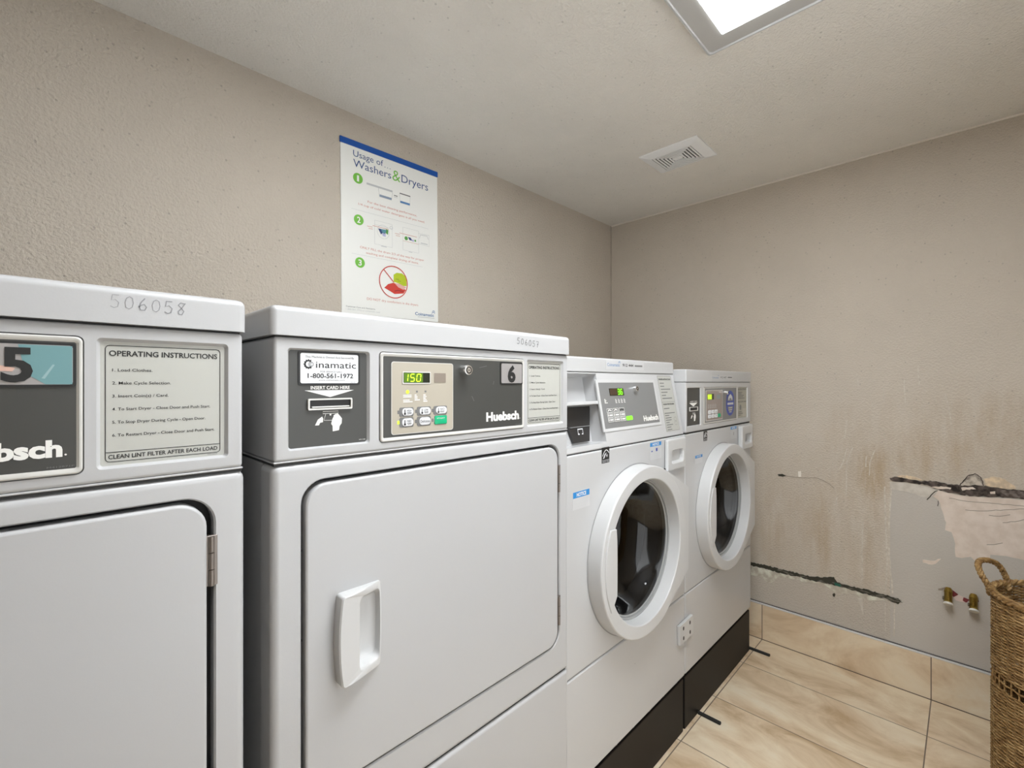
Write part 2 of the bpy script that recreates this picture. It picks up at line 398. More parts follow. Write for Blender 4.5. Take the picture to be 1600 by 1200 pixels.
PATCH=[(0.0904,0.8151),(0.0738,0.8125),(0.0440,0.8093),(0.0177,0.8057),(-0.0136,0.8072),(-0.0523,0.8100),(-0.1414,0.8177),(-0.2250,0.8120),(-0.2050,0.7400),(-0.2420,0.6800),(-0.2100,0.6020),(-0.1414,0.6056),(-0.1159,0.6063),(-0.0819,0.6057),(-0.0591,0.6028),(-0.0577,0.5830),(-0.0192,0.5686),(-0.0079,0.5814),(0.0149,0.5706),(0.0322,0.5699),(0.0337,0.6189),(0.0375,0.6382),(0.0440,0.6611),(0.0618,0.6652),(0.0588,0.6945),(0.0647,0.7178),(0.0738,0.7488),(0.0798,0.7765),(0.0950,0.7883)]
WR0=[(0.0499,0.7900),(0.0006,0.7867),(-0.0685,0.7915),(-0.1414,0.7955)]
WR1=[(0.0063,0.7537),(-0.0413,0.7590),(-0.0951,0.7734),(-0.1414,0.7861)]
WR2=[(-0.0496,0.6374),(-0.0685,0.6421),(-0.0898,0.6531)]
WR3=[(-0.0550,0.7461),(-0.0819,0.7477),(-0.1081,0.7587)]
WR4=[(-0.0898,0.7262),(-0.1210,0.7367),(-0.1414,0.7485)]
CHIP=[(0.1260,0.5333),(0.0981,0.5367),(0.0738,0.5515),(0.0828,0.5367),(0.0981,0.5222),(0.1260,0.5228)]
TICK1=[(0.1136,0.7725),(0.1012,0.7934),(0.0889,0.8100),(0.0828,0.8131)]
TICK2=[(0.0813,0.7742),(0.0828,0.7533)]
DR0=[(0.3709,0.9462),(0.3840,0.8866),(0.3971,0.8530)]
DR1=[(0.3495,0.9536),(0.3709,0.8881),(0.3735,0.7398)]
DR2=[(0.4060,0.7342),(0.4086,0.6963)]
DR3=[(0.2748,0.9509),(0.2911,0.8979),(0.2935,0.8411)]
DR4=[(0.3034,0.9221),(0.3050,0.8755)]
DR5=[(0.3158,0.6463),(0.3175,0.5216),(0.3183,0.3867)]
DR6=[(0.2429,0.8029),(0.2389,0.6122),(0.2350,0.5126),(0.2405,0.3700)]
DR7=[(0.2210,0.8014),(0.2295,0.6645),(0.2295,0.5341),(0.2179,0.3673)]
DR8=[(0.2117,0.3294),(0.2132,0.1992)]
DR9=[(0.2405,0.3297),(0.2405,0.2088)]
DR10=[(0.3770,1.0038),(0.3840,0.9874)]
DS0=[(0.3355,1.2673),(0.3307,1.2138)]
DS1=[(0.1817,1.2407),(0.1783,1.1475)]
DS2=[(0.1394,1.2981),(0.1361,1.2152)]
DS3=[(0.0618,1.1888),(0.0509,1.1355),(0.0447,1.0718)]
DS4=[(0.3696,1.0690),(0.3775,0.9900)]
DS5=[(0.2469,1.2086),(0.2451,1.1511)]
DASH=[(0.6376,0.7982),(0.6180,0.8033),(0.6007,0.7961),(0.6158,0.7905),(0.6332,0.7914)]
HAIR=[(0.6007,0.7961),(0.5668,0.7947),(0.5295,0.7968),(0.4852,0.8056),(0.4577,0.7980),(0.4345,0.7854),(0.4155,0.7679)]
WCHIP=[(0.5535,0.8233),(0.5419,0.8258),(0.5419,0.8011),(0.5522,0.7982)]
CRACK=[(0.7543,0.3540),(0.7350,0.3541),(0.6878,0.3559),(0.6195,0.3549),(0.5542,0.3564),(0.5039,0.3566),(0.4552,0.3686),(0.4158,0.3803),(0.4042,0.3605),(0.3700,0.3594),(0.3329,0.3596),(0.2896,0.3597),(0.2477,0.3598),(0.2272,0.3577),(0.2003,0.3578),(0.1921,0.3476),(0.2003,0.3341),(0.2238,0.3392),(0.2477,0.3467),(0.2896,0.3419),(0.3329,0.3437),(0.3738,0.3468),(0.4081,0.3454),(0.4512,0.3462),(0.4875,0.3399),(0.5457,0.3418),(0.6195,0.3374),(0.6878,0.3380),(0.7350,0.3375),(0.7543,0.3363)]
CRACKW=[(0.7543,0.3347),(0.7159,0.3403),(0.6878,0.3365),(0.6195,0.3359),(0.5457,0.3408),(0.4875,0.3399),(0.4552,0.3426),(0.4081,0.3430),(0.3738,0.3445),(0.3329,0.3414),(0.2896,0.3396),(0.2477,0.3445),(0.2340,0.3380),(0.2967,0.3194),(0.3550,0.3275),(0.3927,0.3177),(0.4081,0.3128),(0.4197,0.3091),(0.4354,0.3275),(0.4632,0.3369),(0.5288,0.3226),(0.5627,0.3270),(0.6330,0.3160),(0.6420,0.3083),(0.6647,0.2787),(0.6831,0.2756),(0.7065,0.2942),(0.7543,0.2904)]
GREENM=[(0.4158,0.3570),(0.3927,0.3557),(0.3927,0.3455),(0.4120,0.3451)]
DOT=[(0.4217,0.3038),(0.4158,0.3103),(0.4112,0.3062),(0.4139,0.2946),(0.4197,0.2951)]
DCHIP=[(0.3329,0.3143),(0.3183,0.3190),(0.3147,0.2797),(0.3129,0.2534),(0.3165,0.2521),(0.3219,0.2818)]
RED1=[(0.0647,0.4434),(0.0481,0.4474),(0.0256,0.4302),(0.0378,0.4166),(0.0522,0.4302)]
RED2=[(0.0114,0.4236),(-0.0045,0.4204),(0.0034,0.4066),(0.0134,0.4117)]
PINK=[(0.0378,0.4166),(0.0256,0.4285),(0.0094,0.4242),(0.0074,0.4053),(0.0317,0.4056)]
TAN1=[(0.0816,0.4352),(0.0647,0.4434),(0.0689,0.4317),(0.0808,0.4291)]
MAR=[(-0.0144,0.4303),(-0.0281,0.4326),(-0.0300,0.4206),(-0.0164,0.4160)]

# ================================================================ the room
def shell(name, lo, hi, m):
    b = MB(U=(1, 0, 0), V=(0, 1, 0), W=(0, 0, 1)); b.box(lo[0], hi[0], lo[1], hi[1], lo[2], hi[2], m)
    return structure(b.build(name, wn=False))
T = 0.1
shell('floor', (WF - T, WR - T, -T), (WB + T, WL + T, 0), FLOOR)
shell('ceiling', (WF - T, WR - T, CZ), (WB + T, WL + T, CZ + T), CEIL)
shell('wall_left', (WF - T, WL, 0), (WB + T, WL + T, CZ), WALL)
wall_back = shell('wall_back', (WB, WR - T, 0), (WB + T, WL, CZ), WALLB)
shell('wall_right', (WF - T, WR - T, 0), (WB, WR, CZ), WALL)
shell('wall_front', (WF - T, WR, 0), (WF, WL, CZ), WALL)
shell('baseboard_back', (WB - 0.012, WR, 0), (WB, WL, 0.166), BTILE)
b = MB(U=(1, 0, 0), V=(0, 1, 0), W=(0, 0, 1)); b.box(WB - 0.0145, WB, WR, WL, 0.166, 0.1715, mat('trim_metal', (0.80, 0.79, 0.78), 0.25, metal=0.25), 0.0015, 2); b.box(WB - 0.004, WB, WR, WL, 0.1715, 0.1745, mat('seam_dark', (0.10, 0.09, 0.085), 0.8)); b.box(WB - 0.0145, WB - 0.0115, WR, WL, 0, 0.0025, mat('grout_dark', (0.16, 0.12, 0.09), 0.8))
structure(b.build('trim_1'), 'thin metal edge strip along the top of the tiled baseboard')
b = MB(U=(1, 0, 0), V=(0, 1, 0), W=(0, 0, 1)); b.box(WB - 0.006, WB, WL - 0.006, WL, 0.17, CZ, mat('corner_caulk', (0.47, 0.415, 0.345), 0.6))
structure(b.build('trim_2', wn=False), 'painted bead of caulk up the wall corner')

b = MB(U=(1, 0, 0), V=(0, 1, 0), W=(0, 0, 1)); b.box(WB - 0.005, WB, WR, WL, CZ - 0.006, CZ, mat('ceiling_caulk', (0.80, 0.74, 0.66), 0.6))
structure(b.build('trim_3', wn=False), 'painted bead of caulk where the end wall meets the ceiling')

# added fill light: glowing framed panel on the right-hand wall, out of view
def fill_panel():
    x0, x1, z0, z1 = 0.15, 1.25, 0.0, 1.98
    F = dict(O=((x0 + x1) / 2, WR, (z0 + z1) / 2), U=(-1, 0, 0), V=(0, 0, 1), W=(0, 1, 0)); hy, hz = (x1 - x0) / 2, (z1 - z0) / 2
    b = MB(**F); b.stack([[(*p, w_) for p in rr(-a, -c, a, c, 0.004, 2)] for a, c, w_ in ((hy, hz, 0.0), (hy, hz, 0.03), (hy - .07, hz - .07, 0.03), (hy - .07, hz - .07, 0.008))], PLASTIC)
    o = structure(b.build('fill_light_1'), 'added unseen fill light: white frame with a glowing pane beside the camera')
    b = MB(**F); b.box(-hy + .06, hy - .06, -hz + .06, hz - .06, 0.002, 0.008, mat('fill_glow', (0.9, 0.9, 0.9), 0.4, emit=(0.93, 0.97, 1.0), es=FILL_STRENGTH)); b.build('pane', o, wn=False)
fill_panel()

# ---- damage on the end wall: each mark has its own outline, seen square on (u = -y)
DARKC = mat('cavity', (0.13, 0.10, 0.085), 0.9)
PLST = mat('bare_plaster', (0.78, 0.675, 0.59), 0.75); CREAM = mat('torn_paper', (0.80, 0.64, 0.44), 0.7)
SKIMM = mat('skim_white', (0.66, 0.615, 0.545), 0.6); WRINK = mat('wrinkle', (0.34, 0.285, 0.23), 0.8)
DRIP = mat('paint_drip', (0.70, 0.65, 0.57), 0.5); MOULD = mat('mould', (0.045, 0.042, 0.03), 0.9); MINT = mat('mould_white', (0.74, 0.735, 0.63), 0.7)
DGREEN = mat('green_stain', (0.02, 0.12, 0.08), 0.8); REDP = mat('red_paint', (0.20, 0.03, 0.035), 0.5); PINKP = mat('pink_filler', (0.74, 0.59, 0.53), 0.7)
BLIS = mat('blister_plaster', (0.60, 0.53, 0.45), 0.8); MOTTLE = mat('rubble', (0.20, 0.165, 0.145), 0.9)
for m_, sc_, dark in ((DARKC, 45.0, (0.02, 0.015, 0.012)), (PLST, 28.0, (0.70, 0.59, 0.50)), (SKIMM, 40.0, (0.57, 0.52, 0.45)), (MOTTLE, 70.0, (0.08, 0.06, 0.05)), (BLIS, 55.0, (0.25, 0.21, 0.17)), (MINT, 38.0, (0.50, 0.45, 0.37)), (CREAM, 60.0, (0.58, 0.46, 0.33)), (DRIP, 90.0, (0.58, 0.52, 0.44))):
    nt, lk, pb = nodes(m_); tc = N(nt, 'ShaderNodeTexCoord'); n = N(nt, 'ShaderNodeTexNoise', i_Scale=sc_, i_Detail=5.0); lk.new(tc.outputs['Object'], n.inputs['Vector'])
    base = tuple(pb.inputs['Base Color'].default_value)[:3]
    lk.new(mixc(nt, lk, ramp(nt, n.outputs['Fac'], lk, 0.4, 0.62), dark, base), pb.inputs['Base Color'])
    bp_ = N(nt, 'ShaderNodeBump', i_Strength=0.5, i_Distance=0.003); lk.new(n.outputs['Fac'], bp_.inputs['Height']); lk.new(bp_.outputs[0], pb.inputs['Normal'])
def wall_mb(): return MB((WB, 0, 0), (0, -1, 0), (0, 0, 1), (-1, 0, 0))
def P2(l): return [(-y, z) for y, z in l]
def rough(l, step=0.006, amp=0.0022, op=False):
    """subdivide an outline and jitter it so that it looks broken"""
    out = []; n = len(l)
    for i in range(n - 1 if op else n):
        a, c = Vector(l[i]), Vector(l[(i + 1) % n]); k = max(1, int((c - a).length / step))
        for j in range(k):
            p = a.lerp(c, j / k)
            if j: p += Vector((random.uniform(-amp, amp), random.uniform(-amp, amp)))
            out.append((p.x, p.y))
    if op: out.append(tuple(l[-1]))
    return out
def poly(b, loop, w, m, w0=0.0):
    """filled outline of any shape with a thin edge"""
    area = sum(loop[i - 1][0] * loop[i][1] - loop[i][0] * loop[i - 1][1] for i in range(len(loop)))
    if area < 0: loop = loop[::-1]
    bm = bmesh.new(); vv = [bm.verts.new((*p, w)) for p in loop]
    ee = [bm.edges.new((vv[i], vv[(i + 1) % len(vv)])) for i in range(len(vv))]
    bmesh.ops.triangle_fill(bm, use_beauty=True, use_dissolve=False, edges=ee, normal=(0, 0, 1))
    b.bm(bm, m)
    b.stack([[(*p, w0) for p in loop], [(*p, w) for p in loop]], m)
b = wall_mb(); poly(b, rough(P2(PATCH), 0.012, 0.002), 0.002, PLST)
for wr in (WR0, WR1, WR2, WR3, WR4): b.line(rough(P2(wr), 0.01, 0.0012, True), 0.0022, 0.0026, WRINK)
lab(b.build('torn_paint_patch', wall_back, wn=False), 'bare pinkish plaster where paint has torn away')
b = wall_mb(); poly(b, rough(P2(SKIM), 0.01, 0.0015), 0.0024, SKIMM); b.build('filler_patch', wall_back, wn=False)
b = wall_mb(); poly(b, rough(P2(TEAR), 0.007, 0.0028), 0.0034, DARKC)
for l in (TEARW1, TEARW2, TEARW3): poly(b, rough(P2(l), 0.006, 0.002), 0.0038, PLST)
poly(b, rough(P2([(-0.08, 0.845), (-0.2, 0.85), (-0.2, 0.822), (-0.10, 0.823)]), 0.006, 0.003), 0.0037, MOTTLE)
lab(b.build('broken_plaster_strip', wall_back, wn=False), 'dark broken strip across the plaster')
b = wall_mb(); poly(b, rough(P2(BLISTER), 0.006, 0.0018), 0.006, BLIS)
b.line(rough(P2(BLISTER[:6]), 0.006, 0.0015, True), 0.003, 0.0063, DARKC); b.build('plaster_blister', wall_back, wn=False)
b = wall_mb()
for l in (CREAM1, CREAM2): poly(b, rough(P2(l), 0.006, 0.0015), 0.0030, CREAM)
b.build('torn_paper_edge', wall_back, wn=False)
b = wall_mb(); poly(b, rough(P2(CHIP), 0.008, 0.002), 0.0018, PLST); poly(b, rough(P2(DCHIP), 0.008, 0.001), 0.0018, SKIMM); poly(b, P2(WCHIP), 0.0018, mat('chip_white', (0.88, 0.82, 0.74), 0.6))
b.build('paint_chip', wall_back, wn=False)
b = wall_mb()
for l, t in ((TICK1, 0.003), (TICK2, 0.002), (HAIR, 0.0022)): b.line(rough(P2(l), 0.008, 0.0014, True), t, 0.0029, MOULD if l is not HAIR else WRINK)
poly(b, P2(DASH), 0.0022, MOULD); b.build('hairline_crack', wall_back, wn=False)
b = wall_mb(); poly(b, rough(P2(CRACKW), 0.009, 0.003), 0.002, MINT); b.build('flaked_paint', wall_back, wn=False)
b = wall_mb(); poly(b, rough(P2(CRACK), 0.006, 0.0028), 0.0032, MOULD)
for k in range(26):
    y = random.uniform(0.2, 0.72); z = 0.349 + random.uniform(-0.006, 0.006)
    poly(b, rough([(-y - 0.012, z), (-y, z + 0.003), (-y + 0.014, z), (-y, z - 0.002)], 0.004, 0.001), 0.0036, mat('crack_grey', (0.17, 0.155, 0.125), 0.9))
poly(b, rough(P2(GREENM), 0.005, 0.001), 0.0038, DGREEN); poly(b, P2(DOT), 0.0038, MOULD)
lab(b.build('mouldy_crack', wall_back, wn=False), 'long dark mouldy crack above the tiled baseboard')
b = wall_mb()
for i, l in enumerate((DR0, DR1, DR2, DR3, DR4, DR5, DR6, DR7, DR8, DR9, DR10, DS0, DS1, DS2, DS3, DS4, DS5)):
    b.line(rough(P2(l), 0.02, 0.0012, True), 0.0052 if 5 < i < 8 else (0.0036 if i < 9 else 0.0026), 0.0009, DRIP)
lab(b.build('paint_drips', wall_back, wn=False), 'pale vertical drip marks')
b = wall_mb(); poly(b, rough(P2(PINK), 0.005, 0.001), 0.0016, PINKP)
for l, m_ in ((RED1, REDP), (RED2, REDP), (MAR, mat('maroon', (0.16, 0.06, 0.06), 0.6)), (TAN1, WRINK)): poly(b, rough(P2(l), 0.005, 0.001), 0.0022, m_)
b.build('filled_hole', wall_back, wn=False)

# ================================================================ ceiling light
def ceiling_light():
    x0, x1, y0, y1 = 0.115, 1.335, -0.075, 0.527; d = 0.022
    cx, cy = (x0 + x1) / 2, (y0 + y1) / 2
    r = thing('ceiling_light', (cx, cy, CZ), 'flat rectangular ceiling light in a thin white frame above the machines', 'ceiling light')
    hx, hy = (x1 - x0) / 2, (y1 - y0) / 2
    F = dict(U=(1, 0, 0), V=(0, -1, 0), W=(0, 0, -1))
    b = MB(**F)
    b.stack([[(*p, w_) for p in rr(-hx + i, -hy + i, hx - i, hy - i, 0.01, 4)] for i, w_ in ((0, 0), (0, d - 0.002), (0.002, d), (0.006, d), (0.0075, d - 0.004))], PLASTIC)
    b.build('frame', r)
    b = MB(**F); i = 0.0075
    b.frame(rr(-hx + i, -hy + i, hx - i, hy - i, 0.008, 4), rr(-hx + 0.06, -hy + 0.06, hx - 0.06, hy - 0.06, 0.008, 4), d - 0.004, mat('lamp_border', (0.50, 0.49, 0.47), 0.5))
    b.build('border_panel', r, wn=False)
    b = MB(**F); b.box(-hx + 0.058, hx - 0.058, -hy + 0.058, hy - 0.058, 0.002, d - 0.002, mat('lamp_diffuser', (0.9, 0.9, 0.9), 0.5, emit=(0.93, 0.97, 1.0), es=LAMP_STRENGTH), 0.003)
    b.build('diffuser', r)
    return r
ceiling_light()

# ================================================================ ceiling vent
VENTW = mat('vent_white', (0.88, 0.88, 0.88), 0.35)
def vent():
    x0, x1, y0, y1 = 1.764, 1.970, 0.742, 0.989
    r = thing('ceiling_vent', ((x0 + x1) / 2, (y0 + y1) / 2, CZ), 'square white louvred vent grille set in the ceiling', 'vent')
    hx, hy = (x1 - x0) / 2, (y1 - y0) / 2
    F = dict(U=(1, 0, 0), V=(0, -1, 0), W=(0, 0, -1)); d = 0.013
    ix, iy = hx - 0.035, hy - 0.040
    b = MB(**F)
    b.stack([[(*p, w_) for p in rr(-a, -c, a, c, rad, 3)] for a, c, w_, rad in ((hx, hy, 0, .003), (hx, hy, 0.003, .003), (hx - .002, hy - .002, 0.0045, .003), (ix + .004, iy + .004, d, .003), (ix, iy, d, .002), (ix, iy, 0.002, .002))], VENTW)
    b.build('frame', r)
    b = MB(**F); b.quad(-ix, -iy, ix, iy, 0.0012, mat('vent_dark', (0.05, 0.05, 0.05), 0.8)); b.build('duct_opening', r, wn=False)
    n = 6
    for k in range(n):                         # nested rectangular louvres, each a square ring
        f0 = (k + 0.30) / (n + 0.6); f1 = (k + 0.82) / (n + 0.6)
        b = MB(**F); L = []
        a0, c0 = ix * (1 - f0), iy * (1 - f0); a1, c1 = ix * (1 - f1), iy * (1 - f1)
        b.stack([[(*p, w_) for p in ((-a, -c), (a, -c), (a, c), (-a, c))] for a, c, w_ in ((a0, c0, 0.0095), (a0, c0, 0.0125), (a1, c1, 0.0125), (a1, c1, 0.0095))], VENTW)
        b.build('louvre', r, wn=False)
    b = MB(**F); b.box(-ix * 0.13, ix * 0.13, -iy * 0.10 - 0.012, iy * 0.10 + 0.012, 0.002, 0.0128, VENTW, 0.001, 1); b.build('centre_bar', r)
    return r
vent()

# ================================================================ poster
def poster():
    W_, H_ = 0.41, 0.618
    r = thing('wall_poster', (0.727 + W_ / 2, WL, 1.474), 'white instruction poster with blue top strip stuck on the wall above the dryers', 'poster')
    a = math.radians(-0.9)
    F = dict(O=(-W_ / 2, 0, 0), U=(math.cos(0.012), 0, math.sin(0.012)), V=(-math.sin(0.008), 0, math.cos(0.008)), W=(0, -1, 0))
    b = MB(**F); w_ = 0.0036
    b.plate(rr(0, 0, W_, 0.592, 0.002, 2), 0.0005, 0.003, PPAPER)
    def T_(s, u0, u1, v0, h, m=PTEXT, bold=0.0): b.text(s, u0, u1, v0, h, w_, m, bold)
    T_('Usage of', 0.046, 0.164, 0.5585, 0.0215, PTEXT)
    for k in range(3): b.flat(circ(0.1715 + k * 0.0105, 0.5585, 0.0017, 8), w_, PTEXT)
    T_('Washers', 0.046, 0.197, 0.522, 0.0265); T_('&', 0.2025, 0.2365, 0.520, 0.040, PGREEN, -0.005); T_('Dryers', 0.2415, 0.364, 0.5235, 0.029)
    for cx, cy, s in ((0.0635, 0.484, '1'), (0.0655, 0.337, '2'), (0.069, 0.1855, '3')):
        b.flat(circ(cx, cy, 0.0185, 28), w_, PGREEN); b.text(s, cx - (0.004 if s == '1' else 0.0065), cx + (0.004 if s == '1' else 0.0065), cy - 0.0105, 0.021, w_ + 0.0004, PPAPER, 0.02)
    # measuring cup = cap
    b.quad(0.0965, 0.4725, 0.2025, 0.4795, w_, PGREY)
    b.line([(0.1439, 0.472), (0.148, 0.4425), (0.198, 0.4425), (0.2025, 0.472)], 0.0018, w_, PGREY); b.quad(0.148, 0.4425, 0.198, 0.4505, w_ + .0003, mat('poster_slate', (0.25, 0.31, 0.40), 0.5))
    b.quad(0.2085, 0.4625, 0.224, 0.4650, w_, BLACK); b.quad(0.2085, 0.4570, 0.224, 0.4590, w_, PGREY)
    b.quad(0.2335, 0.4765, 0.2805, 0.4805, w_, INKG); b.line([(0.2335, 0.4765), (0.2355, 0.4425), (0.278, 0.4425), (0.2805, 0.4765)], 0.0014, w_, PGREY); b.quad(0.2355, 0.4430, 0.278, 0.4505, w_ + .0003, mat('poster_sky', (0.09, 0.23, 0.47), 0.5))
    T_('For the best cleaning performance,', 0.1005, 0.3105, 0.4075, 0.0075, PINKRED); T_('1/4 cup of cold water detergent is all you need.', 0.0645, 0.347, 0.3905, 0.0075, PINKRED)
    b.quad(0.038, 0.371, 0.365, 0.3718, w_, PGREY); b.quad(0.038, 0.213, 0.335, 0.2138, w_, PGREY)
    # washer and dryer drawings
    b.line([(0.1275, 0.264), (0.2, 0.264), (0.2, 0.351), (0.1275, 0.351)], 0.0012, w_, PGREY, True); b.line([(0.1275, 0.335), (0.2, 0.335)], 0.001, w_, PGREY)
    b.line(circ(0.1625, 0.315, 0.025, 24), 0.001, w_, PGREY, True); b.line(circ(0.196, 0.338, 0.006, 14), 0.0012, w_, PGREY, True); b.quad(0.153, 0.260, 0.176, 0.2625, w_, PGREY)
    for pts, m_ in (([(0.1416, 0.3235), (0.152, 0.324), (0.160, 0.312), (0.1535, 0.304)], mat('poster_navyblob', (0.03, 0.06, 0.18), 0.5)), ([(0.152, 0.324), (0.176, 0.325), (0.170, 0.309), (0.158, 0.311)], mat('poster_teal', (0.10, 0.28, 0.36), 0.5)), ([(0.174, 0.328), (0.1835, 0.326), (0.182, 0.309), (0.173, 0.313)], mat('poster_leaf', (0.10, 0.33, 0.07), 0.5)), ([(0.158, 0.311), (0.171, 0.312), (0.172, 0.299), (0.160, 0.300)], mat('poster_lilac', (0.45, 0.45, 0.68), 0.5))): poly(b, pts, w_ + .0003, m_, 0.003)
    b.line([(0.119, 0.329), (0.185, 0.329)], 0.0016, w_ + .0004, PINKRED); b.quad(0.097, 0.322, 0.119, 0.3235, w_, PINKRED); b.quad(0.103, 0.315, 0.120, 0.3165, w_, PINKRED)
    b.line([(0.2465, 0.265), (0.3175, 0.265), (0.3175, 0.352), (0.2465, 0.352)], 0.0012, w_, PGREY, True); b.line([(0.2465, 0.3), (0.3175, 0.3)], 0.001, w_, PINKRED)
    b.line([(0.3175, 0.303), (0.3675, 0.301), (0.3675, 0.346), (0.3175, 0.343)], 0.0013, w_, PGREY, True); b.line([(0.322, 0.325), (0.326, 0.339), (0.358, 0.341), (0.364, 0.328)], 0.002, w_, PGREY); b.quad(0.328, 0.306, 0.360, 0.309, w_, PGREY); b.quad(0.272, 0.261, 0.288, 0.263, w_, PGREY)
    for pts, m_ in ((circ(0.261, 0.312, 0.0075, 12), MATS['poster_leaf']), ([(0.269, 0.319), (0.281, 0.318), (0.288, 0.309), (0.276, 0.308)], MATS['poster_navyblob']), ([(0.285, 0.312), (0.296, 0.313), (0.295, 0.306), (0.287, 0.306)], MATS['poster_lilac']), (circ(0.302, 0.311, 0.004, 10), MATS['poster_leaf'])): poly(b, pts, w_ + .0003, m_, 0.003)
    b.line([(0.231, 0.3265), (0.309, 0.3265)], 0.0016, w_ + .0004, PINKRED); b.quad(0.2115, 0.320, 0.2325, 0.3215, w_, PINKRED); b.quad(0.2155, 0.313, 0.2335, 0.3145, w_, PINKRED)
    T_('ONLY FILL the drum 2/3 of the way for proper', 0.0695, 0.3425, 0.2375, 0.0078, PINKRED); T_('washing and complete drying of items.', 0.092, 0.3175, 0.2215, 0.0078, PINKRED)
    # crossed-out comforters
    poly(b, [(0.205, 0.163), (0.218, 0.172), (0.240, 0.173), (0.254, 0.166), (0.261, 0.150), (0.2615, 0.128), (0.247, 0.1255), (0.225, 0.133), (0.2045, 0.1365)], w_, PLIME, 0.003)
    poly(b, [(0.165, 0.1085), (0.181, 0.124), (0.2025, 0.132), (0.216, 0.1305), (0.2275, 0.1225), (0.2575, 0.112), (0.247, 0.097), (0.208, 0.0905), (0.1915, 0.098)], w_ + .0002, PRED, 0.003)
    poly(b, [(0.208, 0.132), (0.230, 0.1315), (0.2585, 0.122), (0.247, 0.111), (0.2245, 0.1175)], w_ + .0004, mat('poster_pink', (0.72, 0.40, 0.36), 0.5), 0.003)
    b.quad(0.213, 0.147, 0.228, 0.149, w_ + .0004, mat('poster_olive', (0.2, 0.27, 0.01), 0.5)); b.quad(0.222, 0.141, 0.236, 0.143, w_ + .0004, MATS['poster_olive'])
    b.line([(0.208, 0.101), (0.222, 0.106), (0.246, 0.104)], 0.003, w_ + .0005, mat('poster_maroon', (0.25, 0.02, 0.02), 0.5))
    b.line(circ(0.2045, 0.1345, 0.0595, 48), 0.0034, w_ + .0008, PRED, True); b.line([(0.1625, 0.1765), (0.206, 0.133)], 0.0034, w_ + .0007, PRED)
    T_('DO NOT dry comforters in the dryers.', 0.095, 0.3155, 0.0555, 0.0085, PINKRED)
    T_('Customer Care and Assistance', 0.0155, 0.127, 0.0222, 0.005, INKG); T_('1-800-561-1972 or coinamatic.com', 0.0155, 0.1465, 0.0125, 0.005, PGREY)
    T_('Coinamatic', 0.2993, 0.389, 0.0195, 0.0118, mat('poster_logo', (0.06, 0.16, 0.36), 0.5), 0.015)
    for k in range(3): b.line([(0.378 + k * 0.002, 0.0335 + k * 0.004), (0.386, 0.0375 + k * 0.004), (0.394, 0.0335 + k * 0.004)], 0.0016, w_, MATS['poster_logo'])
    b.quad(0.311, 0.0125, 0.391, 0.0145, w_, PGREY)
    lab(b.build('printed_sheet', r, wn=False), 'white sheet printed with three numbered laundry steps')
    b = MB(**F); b.box(-0.003, W_ + 0.001, 0.592, 0.613, 0.0005, 0.0065, PBLUE, 0.001, 1); lab(b.build('top_strip', r), 'blue strip')
    return r
poster()

# ================================================================ shared machine pieces
def box_top(b, u0, u1, v0, v1, w0, w1, m, r, seg=4):
    """box whose top and upright edges are rounded but whose lower rim is crisp"""
    bm = bmesh.new(); bmesh.ops.create_cube(bm, size=1)
    for v in bm.verts:
        v.co = ((u0 + u1) / 2 + v.co.x * (u1 - u0), (v0 + v1) / 2 + v.co.y * (v1 - v0), (w0 + w1) / 2 + v.co.z * (w1 - w0))
    ed = [e for e in bm.edges if not all(abs(v.co.y - v0) < 1e-6 for v in e.verts)]
    bmesh.ops.bevel(bm, geom=ed, offset=r, segments=seg, profile=0.5, affect='EDGES')
    b.bm(bm, m)
STROKES = {'5': [[(.85, 1), (.2, 1), (.12, .55), (.5, .64), (.85, .42), (.75, .08), (.4, -.02), (.05, .1)]],
           '0': [[(.5, 1), (.2, .85), (.08, .5), (.18, .12), (.5, 0), (.8, .15), (.92, .5), (.8, .88), (.5, 1)]],
           '6': [[(.7, 1), (.35, .7), (.12, .3), (.3, .02), (.7, .02), (.88, .28), (.65, .5), (.3, .42), (.14, .25)]],
           '7': [[(.08, 1), (.9, 1), (.6, .5), (.45, -.05)], [(.3, .5), (.85, .55)]],
           '8': [[(.85, .95), (.4, 1.0), (.15, .8), (.5, .55), (.8, .3), (.6, 0), (.25, .02), (.15, .25), (.5, .52), (.95, 1.0)]],
           '(': [[(.6, .95), (.3, .6), (.3, .2), (.55, 0)]]}
def pen(b, s, u0, v0, cw, h, t, w_, m, slope=0.0, faint=()):
    for i, ch in enumerate(s):
        for st in STROKES[ch]:
            b.line([(u0 + i * cw + p[0] * cw * 0.72 + 0.12 * p[1] * cw * 0.3, v0 + slope * i * cw + p[1] * h) for p in st], t * (0.55 if i in faint else 1), w_, m)
SEG = {'0': 'abcdef', '1': 'bc', '5': 'afgcd', '6': 'afgcde', '3': 'abgcd', '8': 'abcdefg', '4': 'fgbc'}
def digit(b, ch, u, v, wd, h, t, w_, m, sl=0.12):
    def p(x, y): return (u + x * wd + sl * (y * h), v + y * h)
    ends = dict(a=((.1, 1), (.9, 1)), b=((1, .95), (1, .55)), c=((1, .45), (1, .05)), d=((.1, 0), (.9, 0)), e=((0, .05), (0, .45)), f=((0, .55), (0, .95)), g=((.1, .5), (.9, .5)))
    for k in SEG[ch]: b.line([p(*ends[k][0]), p(*ends[k][1])], t, w_, m)
